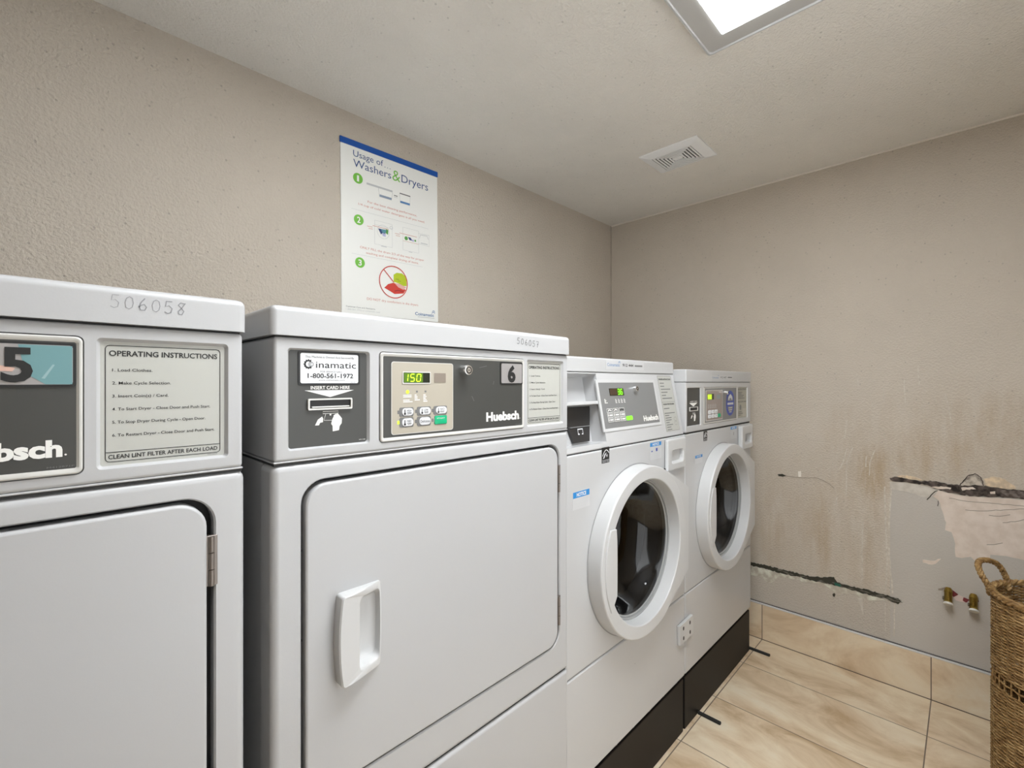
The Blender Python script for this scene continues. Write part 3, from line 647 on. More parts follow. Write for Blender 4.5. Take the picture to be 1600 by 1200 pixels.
def gear_c(b, cu, cv, R, w_, m):
    """the letter C drawn as a toothed ring around a small coin"""
    arc = lambda r, a0, a1, n: [(cu + r * math.cos(math.radians(a0 + (a1 - a0) * k / n)), cv + r * math.sin(math.radians(a0 + (a1 - a0) * k / n))) for k in range(n + 1)]
    b.line(arc(R * 0.8, 50, 318, 28), R * 0.34, w_, m)
    for k in range(9):
        a = math.radians(60 + k * 30); b.line([(cu + R * .9 * math.cos(a), cv + R * .9 * math.sin(a)), (cu + R * 1.12 * math.cos(a), cv + R * 1.12 * math.sin(a))], R * 0.24, w_, m)
    c2 = cu + R * 0.55; b.line(circ(c2, cv, R * 0.52, 20), R * 0.1, w_, m, True)
    b.line([(c2 + R * .25 * math.cos(math.radians(40 + 28 * k)), cv + R * .25 * math.sin(math.radians(40 + 28 * k))) for k in range(11)], R * 0.09, w_, m)
def hand_icon(b, u, v, s, w_, m):
    """a hand feeding a card into a slot; s = overall width"""
    k = s / 195.0
    def q(l): return [(u + (x - 525) * k, v - (y - 850) * k) for x, y in l]
    poly(b, q([(650, 905), (668, 872), (690, 868), (700, 880), (720, 905), (718, 940), (703, 960), (698, 990), (652, 995), (650, 955), (640, 940)]), w_ + .0004, m, w_)
    poly(b, q([(525, 945), (545, 905), (575, 885), (582, 900), (580, 925), (560, 928), (552, 945)]), w_ + .0004, m, w_)
    b.line(q([(580, 850), (692, 850), (692, 865), (580, 865)]), 4 * k, w_ + .0005, m, True)
    b.line(q([(600, 868), (588, 912), (655, 915)]), 3 * k, w_ + .0005, m); b.line(q([(662, 878), (660, 905)]), 8 * k, w_ + .0005, m)
    poly(b, q([(628, 868), (642, 868), (640, 880), (630, 880)]), w_ + .0005, m, w_)
def bars(b, u0, v1, widths, pitch, h, w_, m):
    for i, x in enumerate(widths):
        if x: b.quad(u0, v1 - i * pitch - h, u0 + x, v1 - i * pitch, w_, m)
def recess(b, o, i, w1, w0, m, rad=0.004):
    b.stack([[(*p, w1) for p in o], [(*p, w0) for p in i]], m)

# ================================================================ clothes dryers
def make_dryer(x0, number, label, ink, faint, teal):
    W_, D_ = 0.684, 0.72; FY = 0.7017
    r = thing('clothes_dryer', (x0 + W_ / 2, FY + D_ / 2, 0), label, 'dryer', 'clothes dryers along the wall')
    O = (-W_ / 2, -D_ / 2, 0)
    def mb(): return MB(O)
    b = mb(); b.box(0.02, W_ - 0.02, 0, 0.198, -0.69, -0.012, BASE, 0.004); lab(b.build('base', r), 'black plinth')
    b = mb(); b.box(0.001, W_ - 0.001, 0.2, 0.5245, -0.05, 0, WHITE, 0.008); b.box(0.004, W_ - 0.004, 0.2, 0.524, -0.70, -0.045, WHITE, 0.003, 2); b.build('lower_panel', r)
    op = rr(0.0395, 0.598, 0.6495, 1.0865, 0.037, 8); opi = rr(0.0415, 0.600, 0.6475, 1.0845, 0.035, 8)
    b = mb(); b.box(0, W_, 0.5275, 1.1132, -0.055, 0, WHITE, 0.011, 4, holes=[op]); b.box(0.003, W_ - 0.003, 0.5275, 1.1125, -0.70, -0.05, WHITE, 0.004, 2)
    recess(b, op, opi, 0, -0.003, WHITE); b.stack([[(*p, -0.003) for p in opi], [(*p, -0.022) for p in opi]], GROOVE); b.flat(opi, -0.022, GAP)
    b.box(0.006, W_ - 0.006, 0.523, 0.529, -0.68, -0.007, GAP); b.build('cabinet', r)
    # console
    card_o, card_i = rr(0.0215, 1.1325, 0.1510, 1.2830, 0.005), rr(0.0245, 1.1350, 0.1478, 1.2805, 0.004)
    ctl_o = rr(0.1675, 1.1305, 0.5225, 1.2845, 0.007)
    lbl_o, lbl_i = rr(0.5325, 1.1330, 0.6635, 1.2835, 0.005), rr(0.5360, 1.1360, 0.6600, 1.2800, 0.003)
    b = mb(); b.box(0.003, W_ - 0.003, 1.1175, 1.2985, -0.70, 0, WHITE, 0.005, 3, holes=[card_o, ctl_o, lbl_o])
    b.box(0.0028, W_ - 0.0028, 1.1155, 1.1180, -0.70, -0.0008, WHITE, 0.0008, 1); b.box(0.004, W_ - 0.004, 1.1120, 1.1160, -0.69, -0.0022, GAP)
    b.box(0.006, W_ - 0.006, 1.2980, 1.3015, -0.69, -0.004, GAP)
    recess(b, card_o, card_i, 0, -0.005, WHITE); recess(b, lbl_o, lbl_i, 0, -0.005, WHITE); b.stack([[(*p, 0) for p in ctl_o], [(*p, -0.004) for p in ctl_o]], GROOVE); b.flat(ctl_o, -0.004, GROOVE)
    b.build('console', r)
    b = mb(); box_top(b, -0.003, W_, 1.3005, 1.3435, -0.71, 0.006, WHITE, 0.0095)
    if number == '5': pen(b, '506058', 0.5435, 1.3185, 0.0125, 0.0145, 0.0011, 0.0064, PENCIL, -0.03, faint)
    else: pen(b, ink, 0.4935, 1.3165, 0.0125, 0.0125, 0.0015, 0.0064, INKG, -0.07, faint)
    lab(b.build('top_panel', r), 'white top panel with a number pencilled near its right end')
    # card reader
    b = mb(); w_ = -0.0046; b.flat(card_i, -0.005, PANEL)
    b.text('INSERT CARD HERE', 0.0565, 0.1185, 1.2220, 0.0050, w_, PRINTW, 0.02)
    poly(b, [(0.0475, 1.2204), (0.1257, 1.2204), (0.0865, 1.2098)], w_, PRINTW, -0.005)
    hand_icon(b, 0.0632, 1.1875, 0.0422, -0.005, PRINTW); b.text('M411384', 0.1345, 0.1455, 1.1385, 0.0016, w_, PRINTW)
    cp = b.build('card_reader_panel', r, wn=False)
    b = mb(); b.plate(rr(0.0378, 1.2280, 0.1357, 1.2797, 0.004), -0.005, -0.0040, BLACK); b.flat(rr(0.0410, 1.2312, 0.1325, 1.2766, 0.0028), -0.0037, SWHITE); w_ = -0.0034
    b.text('This Machine is Owned And Serviced By', 0.0483, 0.1254, 1.2698, 0.0031, w_, INKG); gear_c(b, 0.0530, 1.2600, 0.0066, w_, BLACK)
    b.text('inamatic', 0.0640, 0.1285, 1.2548, 0.0098, w_, BLACK); b.text('FOR SERVICE CALL', 0.0708, 0.1055, 1.2478, 0.0024, w_, INKG)
    b.text('1-800-561-1972', 0.0516, 0.1237, 1.2392, 0.0070, w_, BLACK, 0.015); b.text('www.coinamatic.com', 0.0680, 0.1095, 1.2350, 0.0022, w_, INKG); b.text('S02-00', 0.1195, 0.1275, 1.2322, 0.0014, w_, INKG)
    b.build('service_sticker', cp, wn=False)
    b = mb(); so, si = rr(0.0515, 1.1905, 0.1212, 1.2078, 0.002), rr(0.0540, 1.1930, 0.1190, 1.2055, 0.0012)
    b.stack([[(*p, -0.005) for p in so], [(*p, -0.001) for p in so], [(*p, -0.001) for p in si], [(*p, -0.0048) for p in si]], BEZEL); b.flat(si, -0.0048, BLACK)
    b.box(0.0575, 0.1170, 1.1938, 1.1958, -0.0048, -0.0018, BEZEL, 0.0005, 1); b.build('card_slot', cp)
    # control panel
    fo, fi = rr(0.1690, 1.1320, 0.5212, 1.2830, 0.006), rr(0.1750, 1.1383, 0.5160, 1.2768, 0.002)
    b = mb(); b.stack([[(*p, w_) for p in l] for l, w_ in ((fo, -0.004), (fo, 0.0012), (rr(0.1704, 1.1334, 0.5198, 1.2816, 0.005), 0.0026), (rr(0.1720, 1.1350, 0.5184, 1.2800, 0.004), 0.0026), (fi, 0.0008))], BEZEL)
    b.flat(fi, 0.0008, PANEL); w_ = 0.0013
    b.text('Huebsch', 0.4086, 0.5050, 1.1530, 0.0178, w_, PRINTW, 0.045); b.flat(circ(0.5075, 1.1540, 0.001, 8), w_, PRINTW); b.text('M412871P', 0.4930, 0.5145, 1.1403, 0.0018, w_, INKG)
    for l in ([(0.43, 1.235), (0.428, 1.228)], [(0.39, 1.262), (0.41, 1.266)], [(0.37, 1.205), (0.376, 1.195)]): b.line(l, 0.0006, w_, PANEL2)
    cp = b.build('control_panel', r, wn=False)
    b = mb(); k_o, k_i = rr(0.1899, 1.1423, 0.3229, 1.2683, 0.005), rr(0.1911, 1.1435, 0.3217, 1.2671, 0.004)
    b.plate(k_o, 0.0008, 0.0016, BEZEL); b.flat(k_i, 0.0018, TAN); w_ = 0.0022
    b.flat(rr(0.2785, 1.2318, 0.3050, 1.2495, 0.001), w_, TAN2)
    b.flat(circ(0.2217, 1.2157, 0.0034, 14), w_, GLOW if not teal else INKG)
    for u in (0.2410, 0.2593): b.quad(u - 0.002, 1.2143, u + 0.002, 1.2177, w_, INKG)
    for u, ws in ((0.2128, (0.017, 0.017, 0, 0.013, 0.019)), (0.2362, (0.004, 0.006, 0.006, 0.011)), (0.2545, (0.005, 0.007, 0.005, 0.007, 0.009))): bars(b, u, 1.2108, ws, 0.0029, 0.0017, w_, PRINTW)
    for u, v, on in ((0.2035, 1.1808, 0), (0.2035, 1.1630, 1), (0.2392, 1.1808, 0), (0.2392, 1.1630, 0), (0.2752, 1.1808, 0), (0.2752, 1.1630, 0)):
        b.quad(u - 0.0022, v - 0.0030, u + 0.0020, v + 0.0030, w_, GLOW if (on and not teal) else INKG); b.line([(u + 0.0022, v - 0.0042), (u + 0.0032, v - 0.0042), (u + 0.0032, v + 0.0042), (u + 0.0022, v + 0.0042)], 0.0008, w_, PRINTW)
    lab(b.build('keypad', cp, wn=False), 'tan keypad with a green lit display and buttons')
    b = mb(); b.plate(rr(0.2112, 1.2298, 0.2704, 1.2517, 0.002), 0.0018, 0.0028, BEZEL); b.flat(rr(0.2132, 1.2318, 0.2684, 1.2497, 0.001), 0.0030, LCD)
    if not teal:
        b.flat(rr(0.2140, 1.2325, 0.2530, 1.2490, 0.001), 0.0032, LCDG)
        for ch, u in (('1', 0.2128), ('5', 0.2262), ('0', 0.2392)): digit(b, ch, u, 1.2343, 0.0080, 0.0128, 0.0018, 0.0036, GLOW)
    b.build('display', cp, wn=False)
    for u0, u1, v0, v1, s in ((0.2055, 0.2340, 1.1726, 1.1888, ('HIGH', 'TEMP')), (0.2412, 0.2708, 1.1726, 1.1888, ('LOW', 'TEMP')), (0.2772, 0.3077, 1.1726, 1.1888, ('NO', 'HEAT')), (0.2055, 0.2340, 1.1542, 1.1710, ('MED', 'TEMP')), (0.2412, 0.2708, 1.1542, 1.1710, ('Delicates', '')), (0.2785, 0.3077, 1.1544, 1.1712, ('START', ''))):
        b = mb(); g = s[0] == 'START'
        b.plate(rr(u0, v0, u1, v1, 0.003), 0.0018, 0.0024, INKG)
        if g: b.plate(rr(u0 + 0.0005, v0 + 0.0006, u1 - 0.0006, v1 - 0.0006, 0.0025), 0.0022, 0.0034, GREEN, 0.0005); b.text('START', u0 + 0.0055, u1 - 0.006, v0 + 0.0105, 0.0022, 0.0037, PRINTW)
        else:
            b.plate(rr(u0 + 0.0048, v0 + 0.0016, u1 - 0.0010, v1 - 0.0016, 0.0062), 0.0022, 0.0034, SWHITE, 0.0005)
            m0 = u0 + 0.0100
            if s[1]:
                b.flat(circ(m0, v0 + 0.0050, 0.0020, 10), 0.0037, BLACK); b.quad(m0 - 0.0009, v0 + 0.005, m0 + 0.0009, v0 + 0.0125, 0.0037, BLACK if s[0] in ('HIGH', 'MED') else INKG)
                b.text(s[0], m0 + 0.0040, m0 + 0.0135, v0 + 0.0088, 0.0033, 0.0037, BLACK); b.text(s[1], m0 + 0.0040, m0 + 0.0135, v0 + 0.0040, 0.0033, 0.0037, BLACK)
            else: b.text(s[0], u0 + 0.0065, u1 - 0.0025, v0 + 0.0060, 0.0048, 0.0037, BLACK)
        o = b.build('button', cp, wn=False)
        if g: lab(o, 'green start button')
    b = mb(); b.cyl(0.3480, 1.2560, 0.0008, 0.019, 0.0105, CHROME, 28, 0.0098, 0.0018); b.stack([[(*p, 0.0194) for p in circ(0.3480, 1.2560, q, 20)] for q in (0.0068, 0.0050)], BLACK); b.quad(0.3460, 1.2553, 0.3498, 1.2567, 0.0196, BLACK); lab(b.build('lock', cp), 'round chrome key lock')
    b = mb(); b.plate(rr(0.4480, 1.2278, 0.5160, 1.2752, 0.003), 0.0008, 0.0020, BLACK)
    if teal:
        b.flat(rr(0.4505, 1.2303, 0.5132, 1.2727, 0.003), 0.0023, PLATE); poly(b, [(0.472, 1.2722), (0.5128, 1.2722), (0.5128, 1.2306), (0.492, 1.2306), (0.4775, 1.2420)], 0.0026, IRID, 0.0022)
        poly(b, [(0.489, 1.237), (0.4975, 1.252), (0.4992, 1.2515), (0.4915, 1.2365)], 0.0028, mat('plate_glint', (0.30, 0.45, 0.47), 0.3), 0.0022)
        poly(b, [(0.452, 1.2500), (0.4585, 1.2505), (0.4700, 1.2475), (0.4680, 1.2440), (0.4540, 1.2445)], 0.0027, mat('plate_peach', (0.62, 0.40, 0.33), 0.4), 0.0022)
        b.text('5', 0.4600, 0.4828, 1.2345, 0.0345, 0.0031, BLACK, 0.03); plate_l = 'number plate with a black 5 and a teal sheen'
    else:
        b.flat(rr(0.4508, 1.2306, 0.5138, 1.2725, 0.003), 0.0023, PLATE); b.text('6', 0.4690, 0.4930, 1.2345, 0.0335, 0.0028, BLACK, 0.05); plate_l = 'grey number plate with a black 6'
    lab(b.build('number_plate', cp, wn=False), plate_l)
    # instructions
    b = mb(); b.flat(lbl_i, -0.0050, LBL); w_ = -0.0046
    b.line(rr(0.5405, 1.1405, 0.6550, 1.2755, 0.004, 3), 0.0008, w_, BLACK, True); b.line([(0.5405, 1.1515), (0.6550, 1.1515)], 0.0008, w_, BLACK)
    b.text('OPERATING INSTRUCTIONS', 0.5437, 0.6518, 1.2635, 0.0062, w_, BLACK, 0.02)
    for i, (s, e) in enumerate((('1. Load Clothes.', 0.5838), ('2. Make Cycle Selection.', 0.6020), ('3. Insert Coin(s) / Card.', 0.5995), ('4. To Start Dryer - Close Door and Push Start.', 0.6440), ('5. To Stop Dryer During Cycle - Open Door.', 0.6385), ('6. To Restart Dryer - Close Door and Push Start.', 0.6487))):
        b.text(s, 0.5465, e, 1.2455 - i * 0.0152, 0.0033, w_, BLACK, 0.008)
    b.text('CLEAN LINT FILTER AFTER EACH LOAD', 0.5430, 0.6520, 1.1438, 0.0048, w_, BLACK, 0.02); b.text('M410982R', 0.641, 0.652, 1.1378, 0.0014, w_, INKG)
    lab(b.build('instruction_label', r, wn=False), 'silver operating instructions label')
    # door
    dl = rr(0.0465, 0.6055, 0.6390, 1.0790, 0.033, 8)
    b = mb(); b.plate(dl, -0.018, 0.003, WHITE, 0.0035, holes=[rr(0.1205, 0.7725, 0.1655, 0.8955, 0.008)]); door = b.build('door', r, ang=50)
    b = mb(); n = 8
    def prof(u): t = min(1, max(0, (u - 0.104) / 0.062)); return 0.0215 - 0.0190 * t ** 1.3
    def bow(l): return [(u - (0.0055 * (1 - ((v - 0.8337) / 0.0703) ** 2) if u < 0.115 else (-0.0020 * (1 - ((v - 0.8337) / 0.0703) ** 2) if u > 0.15 else 0)), v) for u, v in l]
    def dense(u0, v0, u1, v1, rad):
        l = rr(u0, v0, u1, v1, rad, 5); out = []
        for i in range(len(l)):
            a, c = Vector(l[i]), Vector(l[(i + 1) % len(l)]); k = 10 if i % 6 == 5 else 1
            out += [tuple(a.lerp(c, j / k)) for j in range(k)]
        return out
    o0 = bow(dense(0.0935, 0.7640, 0.1668, 0.9038, 0.004)); o1 = bow(dense(0.0955, 0.7655, 0.1660, 0.9022, 0.004)); i0 = bow(dense(0.1225, 0.7745, 0.1648, 0.8935, 0.009)); i1 = bow(dense(0.1245, 0.7775, 0.1640, 0.8905, 0.009)); i2 = bow(dense(0.1255, 0.7810, 0.1625, 0.8850, 0.010)); i3 = bow(dense(0.1265, 0.7900, 0.1500, 0.8750, 0.008))
    b.stack([[(u, v, 0.003) for u, v in o0], [(u, v, 0.003 + prof(u) * 0.90) for u, v in o0], [(u, v, 0.003 + prof(u)) for u, v in o1], [(u, v, 0.003 + prof(u)) for u, v in i0], [(u, v, 0.002 + prof(u) - 0.0015) for u, v in i1], [(u, v, -0.006) for u, v in i2], [(u, v, -0.0125) for u, v in i3]], PLASTIC, False, True)
    lab(b.build('door_handle', door, ang=40), 'moulded white recessed pull handle')
    for v0, v1 in ((0.968, 1.0331), (0.6488, 0.7185)):
        b = mb(); b.box(0.6375, 0.6510, v0, v1, -0.006, 0.0008, STEEL, 0.0005, 1)
        for k in range(3):
            z0 = v0 + (v1 - v0) * k / 3 + 0.0006; z1 = v0 + (v1 - v0) * (k + 1) / 3 - 0.0006
            loops = [[(0.6440 + 0.0036 * math.cos(2 * PI * j / 14), z, 0.0015 + 0.0036 * math.sin(2 * PI * j / 14)) for j in range(14)] for z in (z0, z1)]
            b.stack(loops, STEEL, True, True)
        lab(b.build('hinge', r), 'steel hinge')
    for v in (0.980, 0.845):
        b = mb(); b.cyl(0.0430, v, -0.022, -0.010, 0.0028, BLACK, 12); b.build('catch_screw', r)
    return r
make_dryer(0.2268, '6', 'white clothes dryer numbered 6 between the other dryer and the washers', '506057', (), False)
make_dryer(-0.4905, '5', 'white clothes dryer numbered 5 cut off by the left edge of the photo', '506058', (0, 1, 3), True)
ASSET = mat('asset_white', (0.56, 0.56, 0.565), 0.35)

# ================================================================ front-loading washers
def notice(b, u0, v0, u1, v1, w_, lines, header='NOTICE'):
    b.plate(rr(u0, v0, u1, v1, 0.002), 0, w_, ASSET)
    hh = (v1 - v0) * (0.24 if lines > 3 else 0.36)
    b.quad(u0 + .001, v1 - hh, u1 - .001, v1 - .001, w_ + .0002, BLUE); b.text(header, u0 + (u1 - u0) * .22, u1 - (u1 - u0) * .22, v1 - hh * .80, hh * .55, w_ + .0004, PRINTW, 0.03)
    for i in range(lines):
        v = v1 - hh - (v1 - v0 - hh) * (i + 0.75) / (lines + 0.4)
        b.quad(u0 + .004, v, u1 - .004 - (i % 3) * .006, v + (v1 - v0) * 0.028, w_ + .0002, PGREY)
def make_washer(x0, label, slanted):
    W_, D_ = (0.676, 0.70) if slanted else (0.690, 0.70); FY = 0.71
    r = thing('front_load_washer', (x0 + W_ / 2, FY + D_ / 2, 0), label, 'washer', 'front-load washers along the wall')
    O = (-W_ / 2, -D_ / 2, 0)
    def mb(): return MB(O)
    # plinth
    b = mb(); b.box(0.004, W_ - 0.003, 0, 0.187, -0.66, -0.004, BASE, 0.004, 2); b.box(0.0, W_, 0.180, 0.1985, -0.66, -0.012, BASE2, 0.002, 1)
    for k in range(7):
        u = 0.05 + k * (W_ - 0.1) / 6; b.box(u, u + 0.008, 0.187, 0.1965, -0.012, -0.0085, BASE2)
    lab(b.build('base', r), 'black steel plinth')
    if not slanted:
        for u in (0.118, 0.699):
            b = mb(); b.box(u - 0.006, u + 0.006, 0.0, 0.010, -0.012 if u > W_ else -0.004, 0.078, BASE2, 0.002, 1); lab(b.build('anchor_strap', r), 'black strap lying on the floor')
    # cabinet
    CU, CV = 0.3365, 0.7385
    hole = circ(CU, CV, 0.214, 64); dh = rr(0.532, 0.950, 0.648, 1.034, 0.004)
    b = mb(); b.box(0, W_, 0.486, 1.0475, -0.03, 0, WHITE2, 0.005, 3, holes=[hole, dh], through=True); b.stack([[(*p, 0) for p in dh], [(*p, -0.035) for p in dh]], WHITE2); b.flat(dh, -0.035, WHITE2)
    b.box(0.001, 0.012, 0.2, 1.046, -0.30, -0.025, WHITE2); b.box(W_ - 0.012, W_ - 0.001, 0.2, 1.046, -0.30, -0.025, WHITE2)
    b.box(0.012, W_ - 0.012, 1.036, 1.046, -0.30, -0.030, WHITE2); b.box(0.001, W_ - 0.001, 0.2, 1.046, -0.70, -0.30, WHITE2, 0.002, 1)
    b.box(0.004, W_ - 0.004, 0.4815, 0.4865, -0.03, -0.004, GROOVE)
    b.build('cabinet', r)
    b = mb(); b.box(0, W_, 0.1995, 0.4825, -0.03, 0, WHITE2, 0.005, 3); b.build('lower_panel', r)
    # drum behind the glass
    b = mb(); C_ = lambda R, w_, n=64: [(*p, w_) for p in circ(CU, CV, R, n)]
    b.stack([C_(0.2135, -0.002), C_(0.2135, -0.03), C_(0.198, -0.045), C_(0.192, -0.075), C_(0.20, -0.08)], GASKET); lab(b.build('gasket', r), 'black rubber door seal')
    b = mb(); b.stack([C_(0.20, -0.08), C_(0.245, -0.085), C_(0.245, -0.27)], DRUM, False, True)
    for k in range(3):
        a = 2 * PI * k / 3 + 0.5; ca, sa = math.cos(a), math.sin(a)
        b.stack([[(CU + ca * q + sa * t, CV + sa * q - ca * t, w_) for q, t in ((0.246, -0.035), (0.20, -0.008), (0.20, 0.008), (0.246, 0.035))] for w_ in (-0.09, -0.268)], DRUM, True, True)
    lab(b.build('drum', r), 'dark wash drum')
    # door: ring, glass, rim, handle, hinge cover
    b = mb()
    b.stack([C_(R, w_, 96) for R, w_ in ((0.2475, 0.0005), (0.2470, 0.0380), (0.2462, 0.0415), (0.2448, 0.0435), (0.2425, 0.0442), (0.2115, 0.0442), (0.2090, 0.0434), (0.2075, 0.0410), (0.2045, 0.010), (0.2045, -0.004))], PLASTIC)
    door = b.build('door', r, ang=50)
    b = mb(); b.stack([C_(0.2485, 0.0003, 96), C_(0.2505, 0.0003, 96)], GROOVE); lab(b.build('door_shade_line', door, wn=False), 'painted shade line round the door ring')  # flat grey ring on the cabinet paints the shadow line round the door
    b = mb(); b.stack([C_(R, w_, 96) for R, w_ in ((0.2045, 0.008), (0.2015, 0.0095), (0.1985, 0.008), (0.1980, 0.002), (0.1955, 0.0035), (0.1930, 0.002), (0.1925, -0.010))], GREYRING); lab(b.build('glass_rim', door, ang=50), 'grey rim round the glass')
    b = mb(); L = [C_(R, w_, 72) for R, w_ in ((0.1930, 0.0), (0.1900, -0.004), (0.180, -0.022), (0.166, -0.048), (0.145, -0.070), (0.120, -0.084), (0.09, -0.092), (0.06, -0.096), (0.03, -0.098), (0.004, -0.0985))]
    b.stack(L, GLASS, False, True); b.build('door_glass', door, ang=80, wn=False)
    b = mb(); arc = [(CU + 0.232 * math.cos(a), CV + 0.232 * math.sin(a)) for a in (math.radians(153 + 56 * k / 14) for k in range(15))]
    hl = [(0.1600, 0.6640)] + [(0.1610 - 0.0, 0.70), (0.1612, 0.76), (0.1600, 0.81), (0.1570, 0.8420)] + arc
    b.plate(hl, 0.010, 0.0475, PLASTIC, 0.0025); lab(b.build('door_handle', door, ang=45), 'flat white grip across the left of the ring')
    b = mb(); b.plate([(CU + 0.236 * math.cos(math.radians(a)), CV + 0.236 * math.sin(math.radians(a))) for a in range(62, -67, -8)] + [(0.470, 0.528), (0.612, 0.606), (0.612, 0.880), (0.470, 0.950)], 0.0005, 0.0415, PLASTIC); lab(b.build('hinge_cover', door, ang=45, wn=False), 'white hinge cover right of the ring')
    # detergent drawer
    p = 0.014 if slanted else 0.021
    b = mb(); go, gi = rr(0.5455, 0.9610, 0.6370, 1.0080, 0.010), rr(0.5490, 0.9650, 0.6335, 1.0050, 0.010)
    b.box(0.5185, 0.6560, 0.9390, 1.0440, 0.0006, p, PLASTIC, 0.006, 4, holes=[go])
    b.stack([[(*q, w_) for q in l] for l, w_ in ((go, p), (gi, p - 0.004), ([(u, 0.965 + (v - 0.965) * 0.75 + 0.008) for u, v in gi], -0.028))], PLASTIC, False, True)
    b.box(0.5175, 0.5205, 0.9395, 0.9500, 0.0005, 0.006, GAP); lab(b.build('detergent_drawer', r, ang=45), 'white drawer front with a finger recess')
    # stickers
    eu, ev = (0.1560, 1.0105) if slanted else (0.1575, 1.0095); ew, eh = (0.0370, 0.0430) if slanted else (0.0340, 0.0375)
    b = mb(); b.plate(rr(eu, ev, eu + ew, ev + eh, 0.001), 0, 0.0004, BLACK); w_ = 0.0008
    b.quad(eu + .002, ev + .0075, eu + ew - .002, ev + .0085, w_, SWHITE); b.line([(eu + ew * (.08 + .84 * k / 10), ev + eh * (.33 + .5 * math.sin(PI * (0.08 + 0.72 * k / 10)))) for k in range(11)], 0.0024, w_, SWHITE)
    b.flat([(eu + ew * (.66 + q * .13 * math.cos(PI / 2 + PI * k / 5)), ev + eh * (.46 + q * .13 * math.sin(PI / 2 + PI * k / 5))) for k, q in enumerate((1, .4) * 5)], w_, SWHITE)
    poly(b, [(eu + .006, ev + .012), (eu + .013, ev + .024), (eu + .022, ev + .028), (eu + .012, ev + .014)], w_, SWHITE, 0.0004)
    b.text('ENERGY STAR', eu + .003, eu + ew - .003, ev + .002, .0035, w_, SWHITE); lab(b.build('efficiency_sticker', r, wn=False), 'black and white sticker with an arc and a star')
    b = mb()
    if slanted: notice(b, 0.4235, 0.9870, 0.5000, 1.0420, 0.0004, 6); b.quad(0.432, 1.012, 0.441, 1.016, 0.0007, OVAL); b.quad(0.462, 1.012, 0.473, 1.022, 0.0007, OVAL)
    else: notice(b, 0.4349, 0.9932, 0.5054, 1.0450, 0.0004, 6); b.quad(0.47, 1.008, 0.474, 1.020, 0.0007, INKG)
    lab(b.build('notice_sticker', r, wn=False), 'small sticker with a blue heading beside the drawer')
    b = mb()
    if slanted: notice(b, 0.0260, 0.9080, 0.0990, 0.9540, 0.0004, 3)
    else: notice(b, 0.0804, 0.9330, 0.1470, 0.9640, 0.0004, 2)
    lab(b.build('notice_sticker', r, wn=False), 'notice sticker with a blue heading left of the door')
    # ---------------- top end
    if slanted:
        n_ = math.hypot(.04, .212); V_ = (0, .04 / n_, .212 / n_); Wn = (0, -.212 / n_, .04 / n_); S_ = (O[0], O[1] + 0.002, 1.0505)
        niche = rr(0.006, 0.0155, 0.1880, 0.2135, 0.004); ctl = rr(0.1790, 0.0440, 0.5190, 0.1925, 0.003)
        b = MB(S_, (1, 0, 0), V_, Wn); L_ = 0.2145
        ctl = rr(0.1930, 0.0440, 0.5190, 0.1925, 0.003)
        b.box(0.0, W_ - 0.004, 0.0, L_, -0.05, 0, WHITE2, 0.004, 3, holes=[niche, ctl], through=True); nb = rr(0.010, 0.020, 0.1830, 0.2090, 0.004)
        b.stack([[(*p_, 0) for p_ in niche], [(*p_, -0.045) for p_ in nb]], WHITE2); b.flat(nb, -0.045, WHITE2); b.box(0.006, 0.1880, 0.1235, 0.1330, -0.047, -0.002, WHITE2, 0.002, 2)
        b.stack([[(*p_, 0) for p_ in ctl], [(*p_, -0.003) for p_ in ctl]], GROOVE); b.flat(ctl, -0.003, GROOVE)
        b.fr(O); b.box(0.004, W_ - 0.008, 1.060, 1.255, -0.70, -0.10, WHITE2, 0.003, 2); b.box(0.004, W_ - 0.004, 1.0465, 1.0515, -0.69, -0.004, GAP); b.box(0.004, W_ - 0.010, 1.2585, 1.2640, -0.69, -0.045, GROOVE)
        b.build('console', r)
        b = MB(O); box_top(b, 0.0, W_ - 0.004, 1.2625, 1.3025, -0.70, -0.0395, WHITE2, 0.006)
        b.build('top_panel', r)
        b = MB((O[0], O[1] + 0.0395, 0)); b.plate(rr(0.236, 1.2705, 0.458, 1.2960, 0.002), 0, 0.0004, ASSET); w_ = 0.0008
        b.text('Coinamatic', 0.2430, 0.3115, 1.2800, 0.0090, w_, mat('sticker_blue', (0.16, 0.27, 0.45), 0.5), 0.01)
        for k in range(2): b.line([(0.302 + k * 0.003, 0.0 + 1.2905 + k * 0.003), (0.308, 1.2935 + k * 0.003), (0.3145, 1.2900 + k * 0.003)], 0.0016, w_, MATS['sticker_blue'])
        b.text('912 444', 0.3270, 0.3912, 1.2805, 0.0085, w_, BLACK, 0.015); b.quad(0.3990, 1.2815, 0.4470, 1.2865, w_, INKG); b.quad(0.335, 1.2925, 0.385, 1.2935, w_, PGREY); b.quad(0.26, 1.2728, 0.43, 1.2738, w_, PGREY)
        lab(b.build('asset_sticker', r, wn=False), 'white sticker with a blue logo and a black number')
        b = MB(S_, (1, 0, 0), V_, Wn)
        b.stack([[(*p_, w_) for p_ in l] for l, w_ in (([(0.055, 0.122), (0.186, 0.122), (0.160, 0.025), (0.088, 0.025)], -0.044), ([(0.055, 0.122), (0.186, 0.122), (0.160, 0.025), (0.088, 0.025)], -0.036))], mat('pay_black', (0.028, 0.026, 0.025), 0.4), False, True)
        b.box(0.078, 0.170, 0.0655, 0.0685, -0.037, -0.033, INKG, 0.0008, 1); b.line([(0.112, 0.0475), (0.134, 0.0475), (0.134, 0.0610), (0.112, 0.0610)], 0.0035, -0.0355, SWHITE, True); b.quad(0.118, 0.0455, 0.128, 0.0505, -0.0353, MATS['pay_black'])
        lab(b.build('payment_panel', r, wn=False), 'dark payment panel in a white niche')
